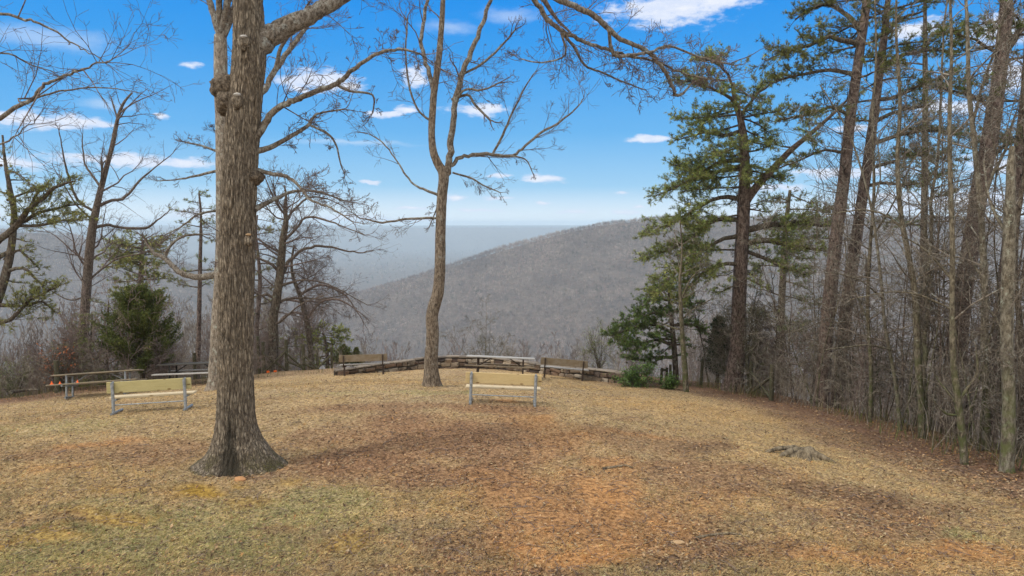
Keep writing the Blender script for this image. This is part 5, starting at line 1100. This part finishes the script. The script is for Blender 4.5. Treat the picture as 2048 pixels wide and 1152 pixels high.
fence('post_fence', 'rustic fence of round posts and crossed braces running from behind the oak to the wall',
      [(388, 28, 1.35, .075), (517, 28.3, 1.6, .065), (527, 28.3, 1.35, .07), (572, 28.7, 1.35, .075), (607, 29.0, 1.15, .07), (634, 29.2, .95, .06), (663, 29.4, .95, .055)],
      [(2, .85, 3, .05), (3, .85, 2, .05), (3, .8, 4, .1), (4, .1, 3, .45), (4, .7, 5, .05), (6, .6, 5, .05), (5, .0, 4, .3)], [(0, 1), (2, 3), (3, 4), (4, 5), (5, 6)])
fence('fence_post', 'lone square-cut fence post at the left edge of the lawn by the tan table', [(110, 23.2, 1.12, .085)], [], [], 'fence post')
fence('wire_fence', 'wire mesh fence with dark posts and a diagonal brace at the corner of the thicket',
      [(1403, 25.2, 1.0, .06), (1503, 23.4, 1.15, .065), (1546, 21.8, 1.2, .075)], [(1, .03, 2, .85), (1, .75, 2, .05)], [(0, 1), (1, 2)])
fence('fence_post', 'short grey posts left standing beneath the low spreading pine', [(1322, 24.8, .62, .05), (1334, 25.0, .62, .05), (1342, 24.9, .75, .05)], [(0, .55, 1, .55)], [], 'fence post')
def tag_marker(label, u, v, Y):
    q = P(u, v, Y); t = thing('orange_tag', label, 'marker', q, 0, 'orange tags on the fence braces'); b = MB(); b.box(0, 0, 0, .13, .02, .17, None, .008); b.build('panel', M['orange'], t); b = MB(); b.tube([(0, .01, .06), (0, .05, .09)], .006, 6); b.build('nail', M['wire'], t, True)
tag_marker('left orange tag hanging at the crossed fence braces', 536, 745.5, 28.25); tag_marker('right orange tag hanging at the crossed fence braces', 550.5, 744.5, 28.35)

# ------------------------------------------------------------------ dry-laid stone wall round the overlook
def stone_wall():
    rng = np.random.default_rng(600)
    ctl = np.array([P(u, 720, Y)[:2] for u, Y in ((668, 26.0), (692, 26.2), (760, 27.0), (850, 27.9), (930, 28.2), (1010, 27.9), (1100, 26.7), (1180, 25.6), (1246, 24.7), (1275, 24.2))])
    line, _ = refine(np.c_[ctl, np.zeros(len(ctl))], np.ones(len(ctl)), 20); line = line[:, :2]; s = np.concatenate([[0], np.cumsum(np.linalg.norm(np.diff(line, axis=0), axis=1))])
    def at(d): x = np.interp(d, s, line[:, 0]); y = np.interp(d, s, line[:, 1]); x2 = np.interp(d + .05, s, line[:, 0]); y2 = np.interp(d + .05, s, line[:, 1]); tx = np.array([x2 - x, y2 - y]); return np.array([x, y]), tx / (np.linalg.norm(tx) + 1e-9)
    # height of the capstones (level, following the photograph's line)
    capu = np.array([600, 690, 760, 850, 900, 960, 1030, 1100, 1180, 1246, 1300]); capv = np.array([746, 736, 726, 714, 711, 711.5, 719, 730, 736, 744, 749]); 
    def capz(p): u = proj(p[0], p[1], -1.1)[0]; return P(float(u), float(np.interp(u, capu, capv)), p[1])[2]
    L = s[-1]; mid, _ = at(L / 2); off = np.array([mid[0], mid[1], gz(mid[0], mid[1])]); t = thing('stone_wall', 'low curved stone wall with flat pale capstones round the overlook', 'wall', off)
    pal = np.array([(.125, .095, .072), (.18, .135, .10), (.09, .066, .054), (.21, .17, .13), (.27, .24, .195), (.15, .105, .075), (.075, .06, .052), (.29, .245, .185)])
    b = MB(); k = MB(); d = 0
    cols = []
    while d < L - .1:                      # mortar core, then coursed stones on both faces
        w = min(.35, L - d); p, tx = at(d + w / 2); nrm = np.array([-tx[1], tx[0]]); cz = capz(p); g0 = gz(p[0], p[1]) - .45; R = np.array([[tx[0], nrm[0], 0], [tx[1], nrm[1], 0], [0, 0, 1]])
        k.box(p[0] - off[0], p[1] - off[1], (cz - .07 + g0) / 2 - off[2], w + .03, .15, cz - .07 - g0, R); d += w
    for face in (-1, 1):
        for row in range(7):
            d = -rng.uniform(0, .3)
            while d < L - .1:
                w = rng.uniform(.16, .5); dm = min(max(d + w / 2, .08), L - .08); p, tx = at(dm); nrm = np.array([-tx[1], tx[0]]); cz = capz(p) - .075; g0 = gz(p[0], p[1]) - .3; h = .185; z = cz - (row + .5) * h
                if z > g0 and d > 0:
                    hh = h * rng.uniform(.65, 1.12); R = np.array([[tx[0], nrm[0], 0], [tx[1], nrm[1], 0], [0, 0, 1]]); a = rng.normal(0, .07); R = R @ np.array([[cos(a), 0, -sin(a)], [0, 1, 0], [sin(a), 0, cos(a)]])
                    q = p + nrm * face * rng.uniform(.09, .115); b.box(q[0] - off[0], q[1] - off[1], z - off[2] + rng.normal(0, .022), w - rng.uniform(.012, .03), .10, hh - .012, R, .022, pal[rng.integers(0, 8)] * rng.uniform(.75, 1.35), .014, rng)
                d += w
    m, g, bs = mat('wall_stone'); a = g.new('ShaderNodeAttribute', attribute_name='Col').outputs['Color']; tc = g.new('ShaderNodeTexCoord').outputs['Object']; n = g.noise(tc, 9, 5, .65); n2_ = g.noise(tc, 30, 4, .6)
    c = g.mix(n, g.mix(1, a, (.62, .58, .55, 1), 'MULTIPLY'), g.mix(1, a, (1.4, 1.35, 1.3, 1), 'MULTIPLY')); c = g.mix(g.mrange(g.noise(tc, 2.6, 4, .6), .52, .66, 0, .75), c, (.055, .045, .04, 1)); c = g.mix(g.mrange(g.noise(g.mapping(tc, (1, 1, 1), loc=(5, 0, 0)), 6, 4, .7), .62, .7, 0, .7), c, (.42, .39, .34, 1))
    g.put(bs.inputs['Base Color'], c); bump(g, bs, g.math('ADD', n, n2_), .015); b.build('stonework', m, t, False, True)
    k.build('mortar_core', m_plain('old_mortar', (.09, .075, .06), .95, .3, 25), t)
    b = MB(); d = 0
    while d < L - .05:
        w = min(rng.uniform(.45, .95), L - d); p, tx = at(min(d + w / 2, L - .06)); nrm = np.array([-tx[1], tx[0]]); R = np.array([[tx[0], nrm[0], 0], [tx[1], nrm[1], 0], [0, 0, 1]]); p0, _ = at(d + .02); p1, _ = at(min(d + w, L) - .02); sl = math.atan2(capz(p1) - capz(p0), w); R = R @ np.array([[cos(sl), 0, -sin(sl)], [0, 1, 0], [sin(sl), 0, cos(sl)]])
        b.box(p[0] - off[0], p[1] - off[1], capz(p) - .033 - off[2] + rng.normal(0, .006), w - .014, .32 + rng.normal(0, .015), .052, R, .014, np.array((.225, .195, .158)) * rng.uniform(.7, 1.2), .006, rng); d += w
    b.build('coping', m, t, False, True)
stone_wall()

# ------------------------------------------------------------------ stump, roots, sticks, stone
def stump():
    rng = np.random.default_rng(700); q = P(1603, 915, 13.2); z = gz(q[0], q[1]); t = thing('tree_stump', 'low weathered grey stump with spreading roots on the right of the lawn', 'stump', (q[0], q[1], z)); t.scale = (.84, .84, .92)
    n, N = 40, 9; a = np.arange(n) * 2 * pi / n; hs = np.array([-.06, 0, .035, .075, .12, .155, .175, .165, .15]); rs = np.array([.36, .31, .275, .255, .24, .23, .21, .12, .0]); v = []
    lob = 1 + .0 * a
    for h, r in zip(hs, rs):
        lo = 1 + (.75 * np.maximum(0, np.cos(a - pi)) ** 6 + .6 * np.maximum(0, np.cos(a - 5.9)) ** 8 + .35 * np.maximum(0, np.cos(a - 4.6)) ** 10 + .4 * np.maximum(0, np.cos(a - 1.6)) ** 6) * np.exp(-max(h, 0) / .07); jag = .02 * np.sin(a * 11) + .015 * np.sin(a * 23 + 1)
        v.append(np.stack([np.cos(a) * (r * lo + jag * (r > .1)) * 1.15, np.sin(a) * (r * lo + jag * (r > .1)), np.full(n, h) + (.03 * np.sin(a * 3 + 1) if h > .1 else 0)], 1))
    v = np.array(v).reshape(-1, 3); i = np.arange(N - 1)[:, None] * n + np.arange(n); j = np.arange(N - 1)[:, None] * n + (np.arange(n) + 1) % n
    mesh_obj('stump_wood', v, [np.stack([i, j, j + n, i + n], -1).reshape(-1, 4)], M['stump'], t, True)
    for pth, r in (([(-.25, -.05, .13), (-.45, -.12, .08), (-.62, -.2, .02), (-.75, -.25, -.05)], .085), ([(-.2, .1, .15), (-.5, .15, .13), (-.75, .12, .06), (-.95, .1, .0), (-1.05, .1, -.04)], .06), ([(.2, -.08, .10), (.42, -.25, .04), (.62, -.42, -.03)], .10), ([(.05, -.2, .1), (.02, -.36, .02), (0, -.48, -.05)], .08)):
        p, r_ = refine(np.array(pth, float), np.linspace(r, r * .35, len(pth)), 4); b = MB(); b.tube(p, r_, 8); b.build('root', M['stump'], t, True)
M['stump'] = m_bark('stump_weathered_wood', (.05, .04, .028), (.135, .108, .073), (.23, .19, .13), .2, 14, None, 3, .6, .01)
stump()
def stick(name, label, pix, Y, r, up=.02, mt='stump'):
    pts = []
    for (u, v) in pix:
        y = Y
        for _ in range(30):
            p = P(u, v, y); g0 = gz(p[0], p[1]); y = np.clip(y - (p[2] - g0) / -.33, 7.6, 22)
        p = P(u, v, y); pts.append((p[0], p[1], gz(p[0], p[1]) + up))
    p, rr = refine(np.array(pts), np.linspace(r, r * .5, len(pts)), 5, .004, np.random.default_rng(3)); b = MB(); b.tube(p, rr, 8); o = b.build(name, M[mt], None, True); tag(o, label, 'root' if 'root' in name else 'branch'); return o
stick('exposed_root', 'dark tree root showing in the orange clay of the worn path', [(1205, 939), (1225, 936), (1250, 933), (1266, 937)], 12.4, .03, .015)
stick('fallen_branch', 'curved grey stick lying on the right foreground soil', [(1390, 1078), (1430, 1071), (1465, 1070), (1500, 1076)], 9, .022, .018)
stick('fallen_branch', 'fallen log leaning in the brush at the far left edge of the lawn', [(22, 800), (50, 790), (78, 783)], 22, .06, .25, 'darkbark')
def stone(name, label, u, v, Y, sx, sy, sz, seed, c):
    q = P(u, v, Y); z = gz(q[0], q[1]); n = 14; T, Q = np.meshgrid(np.linspace(0, pi, 9), np.arange(n) * 2 * pi / n, indexing='ij'); d = np.stack([np.sin(T) * np.cos(Q), np.sin(T) * np.sin(Q), np.cos(T)], -1); vv = d * (1 + .35 * fbm(d * 1.6 + seed, 3, seed))[..., None] * np.array([sx, sy, sz])
    i = np.arange(8)[:, None] * n + np.arange(n); j = np.arange(8)[:, None] * n + (np.arange(n) + 1) % n; o = mesh_obj(name, vv.reshape(-1, 3), [np.stack([i, i + n, j + n, j], -1).reshape(-1, 4)], m_plain(name + '_surface', c, .9, .3), None, True); o.location = (q[0], q[1], z + sz * .3); tag(o, label, 'stone'); return o
stone('stone', 'orange-tan stone at the foot of the massive oak', 480, 951, 11.2, .10, .07, .05, 3, (.42, .22, .10))
stone('stone', 'pale flat stone lying on the soil right of the worn path', 1357, 1064, 9.05, .10, .05, .03, 5, (.40, .27, .15))

# ------------------------------------------------------------------ the air over the valley
def haze():
    m = bpy.data.materials.new('valley_haze'); m.use_nodes = True; g = G(m.node_tree); g.n.clear(); out = g.new('ShaderNodeOutputMaterial'); v = g.new('ShaderNodeVolumePrincipled')
    v.inputs['Color'].default_value = (.67, .86, 1.0, 1); v.inputs['Density'].default_value = HAZE; v.inputs['Anisotropy'].default_value = 0.0; g.l.new(v.outputs[0], out.inputs['Volume'])
    b = MB(); b.box(0, 5700, (58 - 300) / 2, 19600, 11900, 358); o = b.build('haze', m); tag(o, kind='stuff')
HAZE = 1.6e-4
haze()
